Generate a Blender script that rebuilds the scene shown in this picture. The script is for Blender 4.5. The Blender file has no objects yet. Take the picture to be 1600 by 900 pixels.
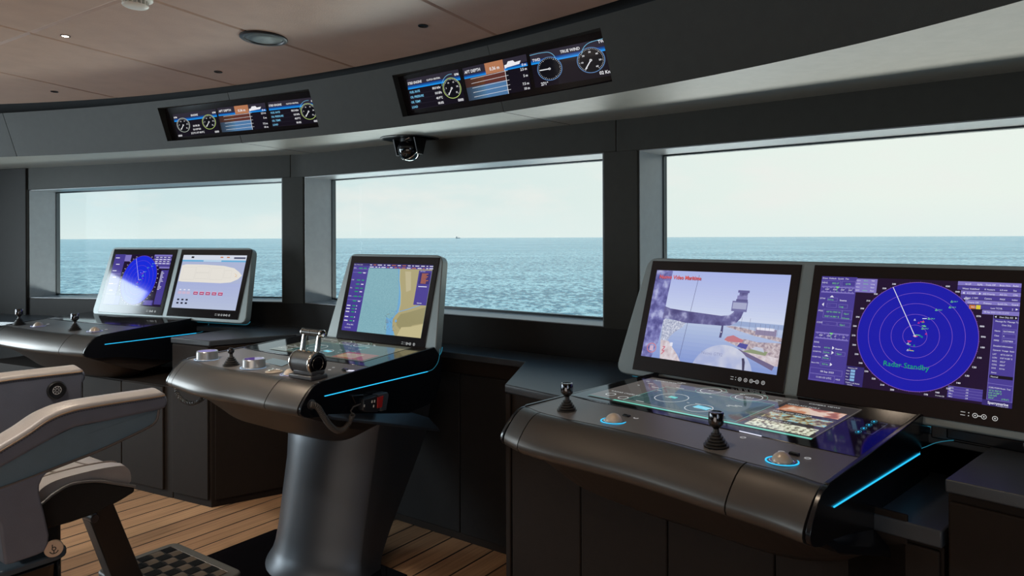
import bpy, bmesh, math, random
from mathutils import Vector, Matrix
random.seed(7)
SC = bpy.context.scene
COL = SC.collection
PI = math.pi
# ------------------------------------------------------------------ camera numbers (1600x900 frame)
F, CX, HY, H, ROLL = 1138.0, 800.0, 371.0, 1.45, 0.0033
CAM = Vector((0, 0, H))
def ray(px, py):
    dx, dy = px - CX, py - HY
    return Vector(((dx - ROLL*dy)/F, 1.0, -(dy + ROLL*dx)/F))
def at(px, py, z):                      # point of the ray at height z
    d = ray(px, py); k = (z - H)/d.z
    return CAM + d*k
def atD(px, py, D):
    return CAM + ray(px, py)*D
def onplane(px, py, p0, n):
    d = ray(px, py); p0 = Vector(p0); n = Vector(n)
    return CAM + d*((p0 - CAM).dot(n)/d.dot(n))
def proj(p):
    X = p.x/p.y*F; W = -(p.z - H)/p.y*F
    return (CX + X + ROLL*W, HY + W - ROLL*X)
class Fr:                               # plan frame: u along a console (to its right), v away from the operator
    def __init__(s, o, deg):
        t = math.radians(deg)
        s.o = Vector((o[0], o[1], 0)); s.u = Vector((math.sin(t), -math.cos(t), 0)); s.v = Vector((math.cos(t), math.sin(t), 0))
    def __call__(s, a, b, z=0): return s.o + s.u*a + s.v*b + Vector((0, 0, z))
    def loc(s, p):
        r = Vector((p[0], p[1], 0)) - s.o
        return r.dot(s.u), r.dot(s.v)
Z = Vector((0, 0, 1))

# ------------------------------------------------------------------ materials
MATS = {}
def mat(name, col, rough=.5, metal=0.0, emit=None, es=0.0, spec=.5, coat=0.0, bump=None, sheen=0.0, ior=None):
    if name in MATS: return MATS[name]
    m = bpy.data.materials.new(name); m.use_nodes = True
    nt = m.node_tree; b = nt.nodes['Principled BSDF']
    b.inputs['Base Color'].default_value = (*col, 1)
    b.inputs['Roughness'].default_value = rough
    b.inputs['Metallic'].default_value = metal
    b.inputs['Specular IOR Level'].default_value = spec
    b.inputs['Coat Weight'].default_value = coat
    b.inputs['Coat Roughness'].default_value = .05
    if ior: b.inputs['IOR'].default_value = ior
    if sheen: b.inputs['Sheen Weight'].default_value = sheen
    if emit:
        b.inputs['Emission Color'].default_value = (*emit, 1); b.inputs['Emission Strength'].default_value = es
    if bump:
        sc, st = bump
        tc = nt.nodes.new('ShaderNodeNewGeometry'); n = nt.nodes.new('ShaderNodeTexNoise'); bp = nt.nodes.new('ShaderNodeBump')
        n.inputs['Scale'].default_value = sc; n.inputs['Detail'].default_value = 4
        bp.inputs['Strength'].default_value = st; bp.inputs['Distance'].default_value = .002
        nt.links.new(tc.outputs['Position'], n.inputs['Vector']); nt.links.new(n.outputs['Fac'], bp.inputs['Height']); nt.links.new(bp.outputs['Normal'], b.inputs['Normal'])
        # slight mottling of the hide
        mx = nt.nodes.new('ShaderNodeMix'); mx.data_type = 'RGBA'; n2 = nt.nodes.new('ShaderNodeTexNoise'); n2.inputs['Scale'].default_value = sc*.06
        nt.links.new(tc.outputs['Position'], n2.inputs['Vector'])
        mx.inputs[6].default_value = (*[c*.88 for c in col], 1); mx.inputs[7].default_value = (*[min(1, c*1.12) for c in col], 1)
        nt.links.new(n2.outputs['Fac'], mx.inputs[0]); nt.links.new(mx.outputs[2], b.inputs['Base Color'])
    MATS[name] = m
    return m
def srgb(r, g, b):
    f = lambda c: (c/255/12.92 if c/255 <= .04045 else ((c/255 + .055)/1.055)**2.4)
    return (f(r), f(g), f(b))
def scr(r, g, b, k=1.0):                # a lit pixel colour on a glossy display
    n = 'display_%d_%d_%d_%d' % (r, g, b, int(k*100))
    if n in MATS: return MATS[n]
    return mat(n, (.004, .004, .005), .06, emit=srgb(r, g, b), es=k, spec=.5)

LEATHER = mat('grey_leather', (.040, .041, .037), .55, spec=.16, bump=(420, .25))
LEATHERD = mat('dark_leather', (.022, .021, .020), .6, spec=.14, bump=(420, .25))
CABL = mat('cabinet_leather', (.018, .0125, .0095), .75, spec=.18, bump=(420, .25))
COUNTER = mat('counter_leather', (.05, .058, .068), .34, spec=.35, bump=(420, .2))
SOFT = mat('soffit_leather', (.31, .31, .28), .5, bump=(420, .2))  # soffit colour lightened to carry the light from the windows
REVEAL = mat('lightened_reveal', (.25, .275, .30), .34, bump=(420, .2))  # reveal colour lightened to stand for the daylight falling on it
CEIL = mat('ceiling_leather', (.45, .315, .245), .55, bump=(160, .35))
BLACK = mat('matt_black', (.006, .006, .007), .6)
SATIN = mat('satin_bronze', (.092, .083, .075), .36, metal=.6, spec=.6)
DECKM = mat('deck_satin', (.16, .15, .145), .36)
PEDM = mat('pedestal_satin', (.05, .058, .07), .37, metal=.4, spec=.6)
GLOSS = mat('gloss_black', (.004, .004, .006), .08, spec=.6)
SIDEM = mat('side_panel_black', (.005, .006, .009), .22)
BEZEL = mat('bezel_black', (.012, .009, .010), .12, spec=.5)
HOUSE = mat('monitor_housing', (.26, .30, .30), .38, metal=.2)
CHROME = mat('chrome', (.75, .72, .68), .12, metal=1)
BLKCHR = mat('black_chrome', (.12, .12, .13), .12, metal=1)
RUBBER = mat('rubber', (.03, .026, .023), .5)
SILVER = mat('silver_satin', (.45, .45, .45), .3, metal=.8)
BRONZEB = mat('trackball_bronze', (.58, .48, .38), .3, metal=.1, spec=.8)
CYAN = mat('cyan_light', (.0, .1, .12), .4, emit=(.02, .46, .82), es=1.35)
CYAND = mat('cyan_line', (.0, .1, .12), .4, emit=(.05, .42, .62), es=.3)
TAUPE = mat('taupe_leather', (.36, .335, .32), .36, bump=(300, .3))
SLATE = mat('slate_leather', (.13, .14, .178), .42, bump=(300, .3))
STEELB = mat('panel_blue_leather', (.115, .17, .215), .45, bump=(300, .3))
PIPING = mat('tan_piping', (.30, .20, .12), .5)
STITCH = mat('stitching', (.04, .03, .028), .7)
WHITEP = mat('white_plastic', (.75, .73, .66), .4)
WHITEM = mat('white_print', (.7, .7, .72), .5)
RED = mat('red_plastic', (.45, .02, .02), .4)

# ------------------------------------------------------------------ mesh builder
class MB:
    def __init__(s): s.v = []; s.f = []; s.m = []
    def add(s, vs, fs, mi=0):
        o = len(s.v); s.v += [Vector(p) for p in vs]; s.f += [[i + o for i in f] for f in fs]; s.m += [mi]*len(fs); return s
    def quad(s, a, b, c, d, mi=0): return s.add([a, b, c, d], [[0, 1, 2, 3]], mi)
    def poly(s, pts, mi=0): return s.add(pts, [list(range(len(pts)))], mi)
    def prism(s, pts, d, mi=0):         # closed extrusion of a planar outline by vector d
        n = len(pts); d = Vector(d); a = [Vector(p) for p in pts]
        fs = [list(range(n))[::-1], list(range(n, 2*n))] + [[i, (i+1) % n, n+(i+1) % n, n+i] for i in range(n)]
        return s.add(a + [p + d for p in a], fs, mi)
    def box(s, c, ex, ey, ez, mi=0):    # centre + three half-extent vectors
        c = Vector(c); ex, ey, ez = Vector(ex), Vector(ey), Vector(ez)
        return s.prism([c-ex-ey-ez, c+ex-ey-ez, c+ex+ey-ez, c-ex+ey-ez], ez*2, mi)
    def lathe(s, c, prof, axis=Z, n=32, mi=0, cap=True):
        c = Vector(c); ax = Vector(axis).normalized()
        t = ax.orthogonal().normalized(); b = ax.cross(t)
        vs = []; fs = []
        for r, h in prof:
            for i in range(n):
                a = 2*PI*i/n; vs.append(c + ax*h + (t*math.cos(a) + b*math.sin(a))*max(r, 1e-5))
        for k in range(len(prof)-1):
            for i in range(n):
                j = (i+1) % n; fs.append([k*n+i, k*n+j, (k+1)*n+j, (k+1)*n+i])
        if cap: fs += [list(range(n))[::-1], [len(vs)-n+i for i in range(n)]]
        return s.add(vs, fs, mi)
    def tube(s, pts, r, n=10, mi=0, closed=False):
        pts = [Vector(p) for p in pts]; N = len(pts); vs = []; fs = []
        up = None
        for k, p in enumerate(pts):
            a = pts[(k-1) % N] if (k > 0 or closed) else p; b = pts[(k+1) % N] if (k < N-1 or closed) else p
            t = (b-a).normalized()
            if up is None: up = t.orthogonal().normalized()
            up = (up - t*up.dot(t)).normalized(); w = t.cross(up)
            rr = r[k] if isinstance(r, (list, tuple)) else r
            for i in range(n):
                q = 2*PI*i/n; vs.append(p + (up*math.cos(q) + w*math.sin(q))*rr)
        for k in range(N if closed else N-1):
            for i in range(n):
                j = (i+1) % n; k2 = (k+1) % N; fs.append([k*n+i, k*n+j, k2*n+j, k2*n+i])
        if not closed: fs += [list(range(n))[::-1], [(N-1)*n+i for i in range(n)]]
        return s.add(vs, fs, mi)
    def grid(s, rows, mi=0, closed=False):
        m = len(rows[0]); vs = [p for r in rows for p in r]; fs = []
        for k in range(len(rows)-1):
            for i in range(m if closed else m-1):
                j = (i+1) % m; fs.append([k*m+i, k*m+j, (k+1)*m+j, (k+1)*m+i])
        return s.add(vs, fs, mi)
    def build(s, name, mats, parent=None, smooth=False, bevel=0, seg=2, recalc=True, angle=40, subsurf=0, solid=0, weld=True, base=None):
        me = bpy.data.meshes.new(name)
        o = bpy.data.objects.new(name, me); COL.objects.link(o)
        off = Vector((0, 0, 0)); p = parent
        while p is not None: off += p.location; p = p.parent
        if parent is None and s.v:
            lo = Vector([min(q[i] for q in s.v) for i in range(3)]); hi = Vector([max(q[i] for q in s.v) for i in range(3)])
            off = Vector(((lo.x+hi.x)/2, (lo.y+hi.y)/2, lo.z)); o.location = off
        me.from_pydata([tuple(q-off) for q in s.v], [], s.f)
        if not isinstance(mats, (list, tuple)): mats = [mats]
        for m in mats: me.materials.append(m)
        me.polygons.foreach_set('material_index', s.m)
        bm = bmesh.new(); bm.from_mesh(me)
        if weld: bmesh.ops.remove_doubles(bm, verts=bm.verts, dist=1e-5)
        if recalc: bmesh.ops.recalc_face_normals(bm, faces=bm.faces)
        bm.to_mesh(me); bm.free()
        if parent is not None: o.parent = parent
        if solid:
            q = o.modifiers.new('solid', 'SOLIDIFY'); q.thickness = solid; q.offset = 0
        if bevel:
            q = o.modifiers.new('bevel', 'BEVEL'); q.width = bevel; q.segments = seg; q.limit_method = 'ANGLE'; q.angle_limit = math.radians(angle); q.harden_normals = False
        if subsurf:
            q = o.modifiers.new('sub', 'SUBSURF'); q.levels = subsurf; q.render_levels = subsurf
        if smooth or bevel:
            me.polygons.foreach_set('use_smooth', [True]*len(me.polygons))
            try: me.set_sharp_from_angle(angle=math.radians(angle if not bevel else 60))
            except Exception: pass
        return o
def thing(name, label, cat, loc, group=None):
    o = bpy.data.objects.new(name, None); COL.objects.link(o); o.empty_display_size = .1
    o.location = Vector(loc); o['label'] = label; o['category'] = cat
    if group: o['group'] = group
    return o
def tag(o, label=None, cat=None, group=None, kind=None):
    for k, v in (('label', label), ('category', cat), ('group', group), ('kind', kind)):
        if v: o[k] = v
    return o
def struct(o, label, cat='structure'):
    o['kind'] = 'structure'; o['label'] = label; o['category'] = cat; return o
def lerp(a, b, t): return a + (b-a)*t
def catmull(pts, n):                    # dense smooth curve through points
    P = [Vector(p) for p in pts]; P = [P[0]*2-P[1]] + P + [P[-1]*2-P[-2]]; out = []
    for i in range(1, len(P)-2):
        for k in range(n):
            t = k/n; a, b, c, d = P[i-1:i+3]
            out.append(.5*((2*b) + (c-a)*t + (2*a-5*b+4*c-d)*t*t + (3*b-a-3*c+d)*t**3))
    out.append(P[-2]); return out

# ------------------------------------------------------------------ writing and drawing on displays
_tc = {}
def glyphs(text, bold=False):
    k = (text, bold)
    if k not in _tc:
        cu = bpy.data.curves.new('t', 'FONT'); cu.body = text; cu.size = 1; cu.resolution_u = 2
        if bold: cu.offset = .02
        ob = bpy.data.objects.new('t', cu); me = ob.to_mesh()
        vs = [(v.co.x, v.co.y) for v in me.vertices]; fs = [list(p.vertices) for p in me.polygons]
        ob.to_mesh_clear(); bpy.data.objects.remove(ob); bpy.data.curves.remove(cu)
        w = max([v[0] for v in vs] or [0]); _tc[k] = (vs, fs, w)
    return _tc[k]
class Board:
    """a flat drawing board on four corners (bl, br, tr, tl), W x H units"""
    def __init__(s, bl, br, tr, tl, W, Hh, base=None, step=.00025):
        s.c = [Vector(p) for p in (bl, br, tr, tl)]; s.W, s.H = W, Hh
        n = (s.c[1]-s.c[0]).cross(s.c[3]-s.c[0]).normalized()
        if n.dot(CAM - s.c[0]) < 0: n = -n
        s.n = n; s.mb = MB(); s.mats = []; s.step = step; s.l = 0; s.warp = 1.0
        if base: s.rect(0, 0, W, Hh, base)
    def P(s, x, y, l=0):
        a, b = x/s.W, y/s.H; a = a*s.warp/(1+a*(s.warp-1)); bl, br, tr, tl = s.c
        return (bl*(1-a)+br*a)*(1-b) + (tl*(1-a)+tr*a)*b + s.n*(s.step*l)
    def mi(s, m):
        if m not in s.mats: s.mats.append(m)
        return s.mats.index(m)
    def poly(s, pts, m, l=1): s.mb.poly([s.P(x, y, l) for x, y in pts], s.mi(m))
    def rect(s, x0, y0, x1, y1, m, l=0): s.poly([(x0, y0), (x1, y0), (x1, y1), (x0, y1)], m, l)
    def frame(s, x0, y0, x1, y1, w, m, l=2):
        s.rect(x0, y0, x1, y0+w, m, l); s.rect(x0, y1-w, x1, y1, m, l); s.rect(x0, y0+w, x0+w, y1-w, m, l); s.rect(x1-w, y0+w, x1, y1-w, m, l)
    def line(s, x0, y0, x1, y1, w, m, l=3):
        dx, dy = x1-x0, y1-y0; L = math.hypot(dx, dy) or 1; nx, ny = -dy/L*w/2, dx/L*w/2
        s.poly([(x0+nx, y0+ny), (x0-nx, y0-ny), (x1-nx, y1-ny), (x1+nx, y1+ny)], m, l)
    def path(s, pts, w, m, l=3):
        for a, b in zip(pts, pts[1:]): s.line(*a, *b, w, m, l)
    def disc(s, x, y, r, m, l=1, n=48, ry=None): s.poly([(x+r*math.cos(2*PI*i/n), y+(ry or r)*math.sin(2*PI*i/n)) for i in range(n)], m, l)
    def ring(s, x, y, r, w, m, l=3, n=48, a0=0, a1=360, ry=None):
        k = (ry or r)/r
        p = [(math.radians(a0+(a1-a0)*i/n)) for i in range(n+1)]
        for a, b in zip(p, p[1:]):
            s.poly([(x+(r-w/2)*math.cos(a), y+(r-w/2)*k*math.sin(a)), (x+(r+w/2)*math.cos(a), y+(r+w/2)*k*math.sin(a)),
                    (x+(r+w/2)*math.cos(b), y+(r+w/2)*k*math.sin(b)), (x+(r-w/2)*math.cos(b), y+(r-w/2)*k*math.sin(b))], m, l)
    def text(s, x, y, t, size, m, l=4, sx=1.0, align='l', bold=False, rot=0):
        vs, fs, w = glyphs(t, bold)
        x0 = x - (w*size*sx if align == 'r' else w*size*sx/2 if align == 'c' else 0)
        o = []
        for a, b in vs: o.append(s.P(x0 + a*size*sx, y + b*size, l))
        s.mb.add(o, fs, s.mi(m))
    def build(s, name, parent): return s.mb.build(name, s.mats, parent, recalc=False, weld=False)
# ================================================================== THE SETTING
SHIP = Fr((0, 0), 54.3)                 # ship axes: u athwart, v forward
# plan of the inner face of the window wall (left to right)
W1L = Vector((-3.52, 5.30, 0)); W1R = Vector((-1.433, 4.53, 0))
W2L = Vector((-1.28, 4.48, 0)); W2R = Vector((.404, 3.24, 0))
W3L = Vector((.548, 3.15, 0)); W3R = Vector((2.35, 1.665, 0))
WALLEND = Vector((2.75, .95, 0)); WALLST = Vector((-5.2, 5.9, 0))
def outn(a, b):                         # outward normal of a wall run
    d = (b-a).normalized(); n = Vector((-d.y, d.x, 0))
    return n if n.y > 0 or n.x > 0 else -n
def strip(mb, pts, z0, z1, th, mi=0, off=0.0):
    ns = []
    for i in range(len(pts)):
        a = pts[max(i-1, 0)]; b = pts[min(i+1, len(pts)-1)]; ns.append(outn(a, b))
    lo = [p+n*off for p, n in zip(pts, ns)]; hi = [p+n*(off+th) for p, n in zip(pts, ns)]
    zz0 = z0 if isinstance(z0, list) else [z0]*len(pts); zz1 = z1 if isinstance(z1, list) else [z1]*len(pts)
    rows = []
    for p, q, a, b in zip(lo, hi, zz0, zz1):
        rows.append([p+Z*a, q+Z*a, q+Z*b, p+Z*b])
    mb.grid(rows, mi, closed=True)
    mb.poly(rows[0], mi); mb.poly(rows[-1][::-1], mi)
RV = .213                                 # depth of the window reveals
ZT, ZS = 1.826, 1.05
def between(a, b, px):                   # the point of a plan run seen at picture column px
    best = min((abs(proj(lerp(a, b, t/400)+Z*1.3)[0]-px), t/400) for t in range(401))
    return lerp(a, b, best[1])
m = MB()
strip(m, [WALLST, W1L, W1R, W2L, W2R, W3L, W3R, WALLEND], 0, [1.0215, 1.0215, 1.05, 1.05, 1.05, 1.05, 1.05, 1.05], .27)
wf = m.build('wall_front', LEATHERD, bevel=.006, angle=50)
struct(wf, 'dark grey leather band of wall under the three bridge windows', 'wall')
sx0 = between(W1R, W2L, 455); sx1 = between(W2R, W3L, 964)
for k, (pts, z0) in enumerate(([[WALLST, W1L, W1R, sx0], [1.80, 1.806, ZT, ZT]], [[sx0, W2L, W2R, sx1], [ZT]*4], [[sx1, W3L, W3R, WALLEND], [ZT]*4])):
    d = (pts[1]-pts[0]).normalized(); q = list(pts)
    if k: q[0] = q[0] + (q[1]-q[0]).normalized()*.0015
    if k < 2: q[-1] = q[-1] - (q[-1]-q[-2]).normalized()*.0015
    m = MB(); strip(m, q, z0, 2.08, .27, off=-.004)
    o = m.build('trim_%d' % (k+1), LEATHER, bevel=.003, angle=50)
    struct(o, ['left', 'middle', 'right'][k] + ' leather header panel above the windows, meeting its neighbour at a seam', 'trim')
for k, (a, b) in enumerate(((WALLST, W1L), (W1R, W2L), (W2R, W3L), (W3R, WALLEND))):
    m = MB(); strip(m, [a, b], .98 if k else .88, 1.95 if k else 1.97, .26, off=.001 if k else -.016)
    o = m.build(['pillar_left_end', 'pillar_between_windows', 'pillar_between_windows', 'pillar_right_end'][k], LEATHERD if k in (0, 3) else LEATHER, bevel=.008)
    struct(o, ['dark upholstered pillar left of the first window', 'grey upholstered pillar between left and middle windows', 'grey upholstered pillar between middle and right windows', 'dark pillar beyond the right window'][k], 'pillar')
# glass with its dark gasket
GLASS = bpy.data.materials.new('window_glass'); GLASS.use_nodes = True
nt = GLASS.node_tree; nt.nodes.clear()
out = nt.nodes.new('ShaderNodeOutputMaterial'); mx = nt.nodes.new('ShaderNodeMixShader'); tr = nt.nodes.new('ShaderNodeBsdfTransparent'); gl = nt.nodes.new('ShaderNodeBsdfGlossy'); fr = nt.nodes.new('ShaderNodeLayerWeight')
pw = nt.nodes.new('ShaderNodeMath'); pw.operation = 'POWER'; pw.inputs[1].default_value = 5; ml = nt.nodes.new('ShaderNodeMath'); ml.operation = 'MULTIPLY_ADD'; ml.inputs[1].default_value = .25; ml.inputs[2].default_value = .0006
tr.inputs[0].default_value = (.96, .99, .985, 1); gl.inputs['Roughness'].default_value = .02; nt.links.new(fr.outputs['Facing'], pw.inputs[0]); nt.links.new(pw.outputs[0], ml.inputs[0])
nt.links.new(ml.outputs[0], mx.inputs[0]); nt.links.new(tr.outputs[0], mx.inputs[1]); nt.links.new(gl.outputs[0], mx.inputs[2]); nt.links.new(mx.outputs[0], out.inputs[0])
GASK = mat('gasket', (.03, .045, .055), .45)
for k, (a, b, zt, zb) in enumerate(((W1L, W1R, (1.806, ZT), (1.0215, ZS)), (W2L, W2R, (ZT, ZT), (ZS, ZS)), (W3L, W3R, (ZT, ZT), (ZS, ZS)))):
    n = outn(a, b); d = (b-a).normalized()
    A = a + n*RV; B = b + n*RV
    c = [A+Z*(zb[0]+.006), B+Z*(zb[1]+.006), B+Z*(zt[1]-.002), A+Z*(zt[0]-.002)]
    m = MB(); g = .009
    ins = [c[0]+d*g+Z*g, c[1]-d*g+Z*g, c[2]-d*g-Z*g, c[3]+d*g-Z*g]
    for i in range(4):
        j = (i+1) % 4; m.prism([c[i], c[j], ins[j], ins[i]], n*.03)
    fo = m.build('window_%d' % (k+1), GASK)
    struct(fo, ['left', 'middle', 'right'][k] + ' bridge window with thin dark gasket looking over the sea', 'window')
    m = MB(); m.prism([p+n*.012 for p in ins], n*.008)
    m.build('window_pane', GLASS, fo)
    m = MB(); i0 = [a+Z*zb[0], b+Z*zb[1], b+Z*zt[1], a+Z*zt[0]]; o0_ = [q-n*0 for q in (A+Z*zb[0], B+Z*zb[1], B+Z*zt[1], A+Z*zt[0])]
    off_ = [(d*.004+Z*.004), (-d*.004+Z*.004), (-d*.004-Z*.004), (d*.004-Z*.004)]
    for i in range(4):
        j = (i+1) % 4; p = [i0[i]+n*.006, i0[j]+n*.006, o0_[j], o0_[i]]
        m.add(p + [i0[i]+n*.006+off_[i], i0[j]+n*.006+off_[j], o0_[j]+off_[j], o0_[i]+off_[i]], [[0, 1, 2, 3], [4, 5, 6, 7], [0, 1, 5, 4], [2, 3, 7, 6]])
    m.build('lightened_reveal', REVEAL, fo)

# ---- overhead fascia, curved, leaning over the operators
ZB, ZF = 1.965, 2.22
FH = ZF-ZB
bpx = [(0, 246), (100, 243), (202, 238), (337, 229.5), (480, 215), (605, 202.2), (700, 191), (787, 175.5), (940, 150.6), (1020, 136.7), (1130, 115.5), (1270, 87.5), (1430, 50), (1600, 7.4)]
Bp = [at(x, y, ZB) for x, y in bpx]
Bp = [Vector((-5.1, 4.93, ZB)), Vector((-4.1, 4.78, ZB))] + Bp + [Vector((1.36, 1.12, ZB)), Vector((1.52, .5, ZB)), Vector((1.6, -.6, ZB))]
# light smoothing of the measured curve
for _ in range(3):
    Bp = [Bp[0]] + [(Bp[i-1]+Bp[i]*2+Bp[i+1])/4 for i in range(1, len(Bp)-1)] + [Bp[-1]]
BC = catmull(Bp, 12)
def bt(s):
    i = min(int(s), len(BC)-2); return lerp(BC[i], BC[i+1], s-i)
def bn(s):                               # inward (towards the room) horizontal normal, smoothed
    a = bt(max(s-4, 0)); b = bt(min(s+4, len(BC)-1.001)); d = (b-a).normalized(); n = Vector((d.y, -d.x, 0))
    return n
def fas(s, t): return bt(s) + bn(s)*(.38*FH*t) + Z*(FH*t)
def s_of(px, t=0):
    c = [(abs(proj(fas(q/10, t))[0]-px), q/10) for q in range(240, (len(BC)-30)*10)]
    return min(c)[1]
HT0, HT1 = .16, .86
holes = [(s_of(265.5), s_of(502)), (s_of(633), s_of(961))]
seams = [s_of(27), s_of(378.5), s_of(787.5)]
gap = .035
cuts = sorted(set([0, len(BC)-1.001] + [q for h in holes for q in h] + [x+e for x in seams for e in (-gap, gap)]))
ss = []
for a, b in zip(cuts, cuts[1:]):
    k = max(1, int((b-a)/2.5)); ss += [a+(b-a)*i/k for i in range(k)]
ss.append(cuts[-1]); ts = [0, .04, HT0, .5, HT1, .97, 1]
m = MB()
def outside(s, t, e): return fas(s, t) - bn(s)*e
for a, b in zip(ss, ss[1:]):
    mid = (a+b)/2
    if any(abs(mid-x) < gap*.9 for x in seams): continue
    for t0, t1 in zip(ts, ts[1:]):
        tm = (t0+t1)/2
        if HT0 < tm < HT1 and any(h[0] < mid < h[1] for h in holes): continue
        m.quad(fas(a, t0), fas(b, t0), fas(b, t1), fas(a, t1))
for x in seams:                          # seam walls
    for sgn in (-1, 1):
        for t0, t1 in zip(ts, ts[1:]):
            if HT0 < (t0+t1)/2 < HT1 and any(h[0] < x < h[1] for h in holes): continue
            m.quad(fas(x+sgn*gap, t0), fas(x+sgn*gap, t1), outside(x+sgn*gap, t1, .02), outside(x+sgn*gap, t0, .02))
for h in holes:                          # sides of the display recesses
    hs = [q for q in ss if h[0] <= q <= h[1]]
    for a, b in zip(hs, hs[1:]):
        m.quad(fas(a, HT0), fas(b, HT0), outside(b, HT0, .12), outside(a, HT0, .12)); m.quad(fas(a, HT1), fas(b, HT1), outside(b, HT1, .12), outside(a, HT1, .12))
    for q in h: m.quad(fas(q, HT0), fas(q, HT1), outside(q, HT1, .12), outside(q, HT0, .12))
# top return and back
for a, b in zip(ss, ss[1:]): m.quad(fas(a, 1), fas(b, 1), outside(b, 1, .2), outside(a, 1, .2))
fa = m.build('trim_overhead_fascia', LEATHER, smooth=True, angle=35)
struct(fa, 'curved grey leather fascia band leaning over the windows with two display recesses', 'trim')
m = MB()                                 # dark backing seen through the seams
for a, b in zip(ss, ss[1:]):
    mid = (a+b)/2
    if any(abs(mid-x) < gap*.9 for x in seams) and not any(h[0] < mid < h[1] for h in holes):
        m.quad(outside(a, 0, .018), outside(b, 0, .018), outside(b, 1, .018), outside(a, 1, .018))
for a, b in zip(ss, ss[1:]):             # shadow-gap upstand behind the fascia top
    m.quad(outside(a, 1, .10), outside(b, 1, .10), outside(b, 1, .10)+Z*.16, outside(a, 1, .10)+Z*.16)
o = m.build('trim_shadow_gap', BLACK, recalc=False); struct(o, 'black recessed shadow gap between fascia and ceiling', 'trim')
# ---- soffit between fascia and header
wallpl = [WALLST, W1L, W1R, W2L, W2R, W3L, W3R, WALLEND]
def wall_at(s):                          # nearest wall point along the outward normal
    p = bt(s); n = -bn(s); best = None
    for a, b in zip(wallpl, wallpl[1:]):
        d = b-a; den = n.x*d.y-n.y*d.x
        if abs(den) < 1e-6: continue
        w = a-p; t = (w.x*d.y-w.y*d.x)/den; q = (w.x*n.y-w.y*n.x)/den
        if t > 0 and -.02 <= q <= 1.02 and (best is None or t < best): best = t
    return p + n*((best if best else .9)+.05)
m = MB(); rows = []
for q in ss:
    a = bt(q); b = wall_at(q); b.z = ZB
    rows.append([a, lerp(a, b, .03), lerp(a, b, .5), b])
rows = [r for r in rows]
m.grid(rows)
so = m.build('trim_soffit', SOFT, smooth=True); struct(so, 'leather soffit between the fascia and the window header, colour lightened for window light', 'trim')
# fine soffit seams
m = MB()
for x in (s_of(378.5), s_of(787.5)):
    a = bt(x); b = wall_at(x); b.z = ZB; d = (b-a).normalized(); t = Vector((-d.y, d.x, 0))*.0015
    m.prism([a-t-Z*.0008, a+t-Z*.0008, b+t-Z*.0008, b-t-Z*.0008], Z*.002)
o = m.build('trim_soffit_seam', BLACK); struct(o, 'thin dark panel seams in the soffit', 'trim')

# ---- ceiling: soft leather panels with V grooves, falling gently towards the bow
def cz(p): return 2.25 - .05*(SHIP.v.dot(Vector((p.x, p.y, 0))) - 2.25)
CN = Vector((.05*SHIP.v.x, .05*SHIP.v.y, 1)).normalized(); CP = SHIP.v*2.25 + Z*2.25
def onceil(px, py): return onplane(px, py, CP, CN)
edge = [fas(q, 1) for q in ss if 6 < q]
pts = [Vector((p.x, p.y, 0)) for p in edge] + [Vector((2.6, -2.5, 0)), Vector((1.5, -4.2, 0)), Vector((-6.3, -4.2, 0)), Vector((-6.3, 4.9, 0))]
bm = bmesh.new()
f = bm.faces.new([bm.verts.new(p) for p in pts])
def cut(p, q):
    a, b = onceil(*p), onceil(*q); a.z = b.z = 0
    d = (b-a).normalized(); n = Vector((-d.y, d.x, 0))
    bmesh.ops.bisect_plane(bm, geom=bm.verts[:]+bm.edges[:]+bm.faces[:], plane_co=a, plane_no=n)
    return a, n
LA = cut((0, 40), (358, 131)); cut((0, 68), (189, 0)); cut((238, 0), (561, 108)); cut((662, 0), (777, 55.7)); cut((0, 113), (200, 157))
for k in (1, 2, 3):                      # panels out of frame, behind the camera
    a = LA[0] + SHIP.v*(-1.25*k) - SHIP.v*.9
    bmesh.ops.bisect_plane(bm, geom=bm.verts[:]+bm.edges[:]+bm.faces[:], plane_co=a, plane_no=SHIP.v)
fcs = [f for f in bm.faces]
r = bmesh.ops.inset_individual(bm, faces=fcs, thickness=.011, depth=0, use_even_offset=True)
r2 = set(v for f in fcs for v in f.verts)
for v in bm.verts:
    base = cz(v.co); v.co.z = base + (0 if v in r2 else .005)
me = bpy.data.meshes.new('ceiling'); bm.to_mesh(me); bm.free(); me.materials.append(CEIL)
ce = bpy.data.objects.new('ceiling', me); COL.objects.link(ce)
struct(ce, 'brown leather panelled ceiling with fine seams', 'ceiling')

# ---- floor: teak planks with dark caulking
TEAK = bpy.data.materials.new('teak_deck'); TEAK.use_nodes = True
nt = TEAK.node_tree; N = nt.nodes; L = nt.links; b = N['Principled BSDF']
g = N.new('ShaderNodeNewGeometry')
def dot(vec):
    d = N.new('ShaderNodeVectorMath'); d.operation = 'DOT_PRODUCT'; d.inputs[1].default_value = vec; L.new(g.outputs['Position'], d.inputs[0]); return d.outputs['Value']
def mth(op, a, b_=None, c=None):
    d = N.new('ShaderNodeMath'); d.operation = op
    for i, x in enumerate((a, b_, c)):
        if x is None: continue
        if isinstance(x, (int, float)): d.inputs[i].default_value = x
        else: L.new(x, d.inputs[i])
    return d.outputs[0]
uu = mth('ADD', mth('DIVIDE', dot(SHIP.u), .127), 26.09+40); vv = dot(SHIP.v)
idx = mth('FLOOR', uu); fr_ = mth('SUBTRACT', uu, idx); e = mth('ABSOLUTE', mth('SUBTRACT', fr_, .5)); groove = mth('GREATER_THAN', e, .463)
wn = N.new('ShaderNodeTexWhiteNoise'); wn.noise_dimensions = '1D'; L.new(idx, wn.inputs['W'])
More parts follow.
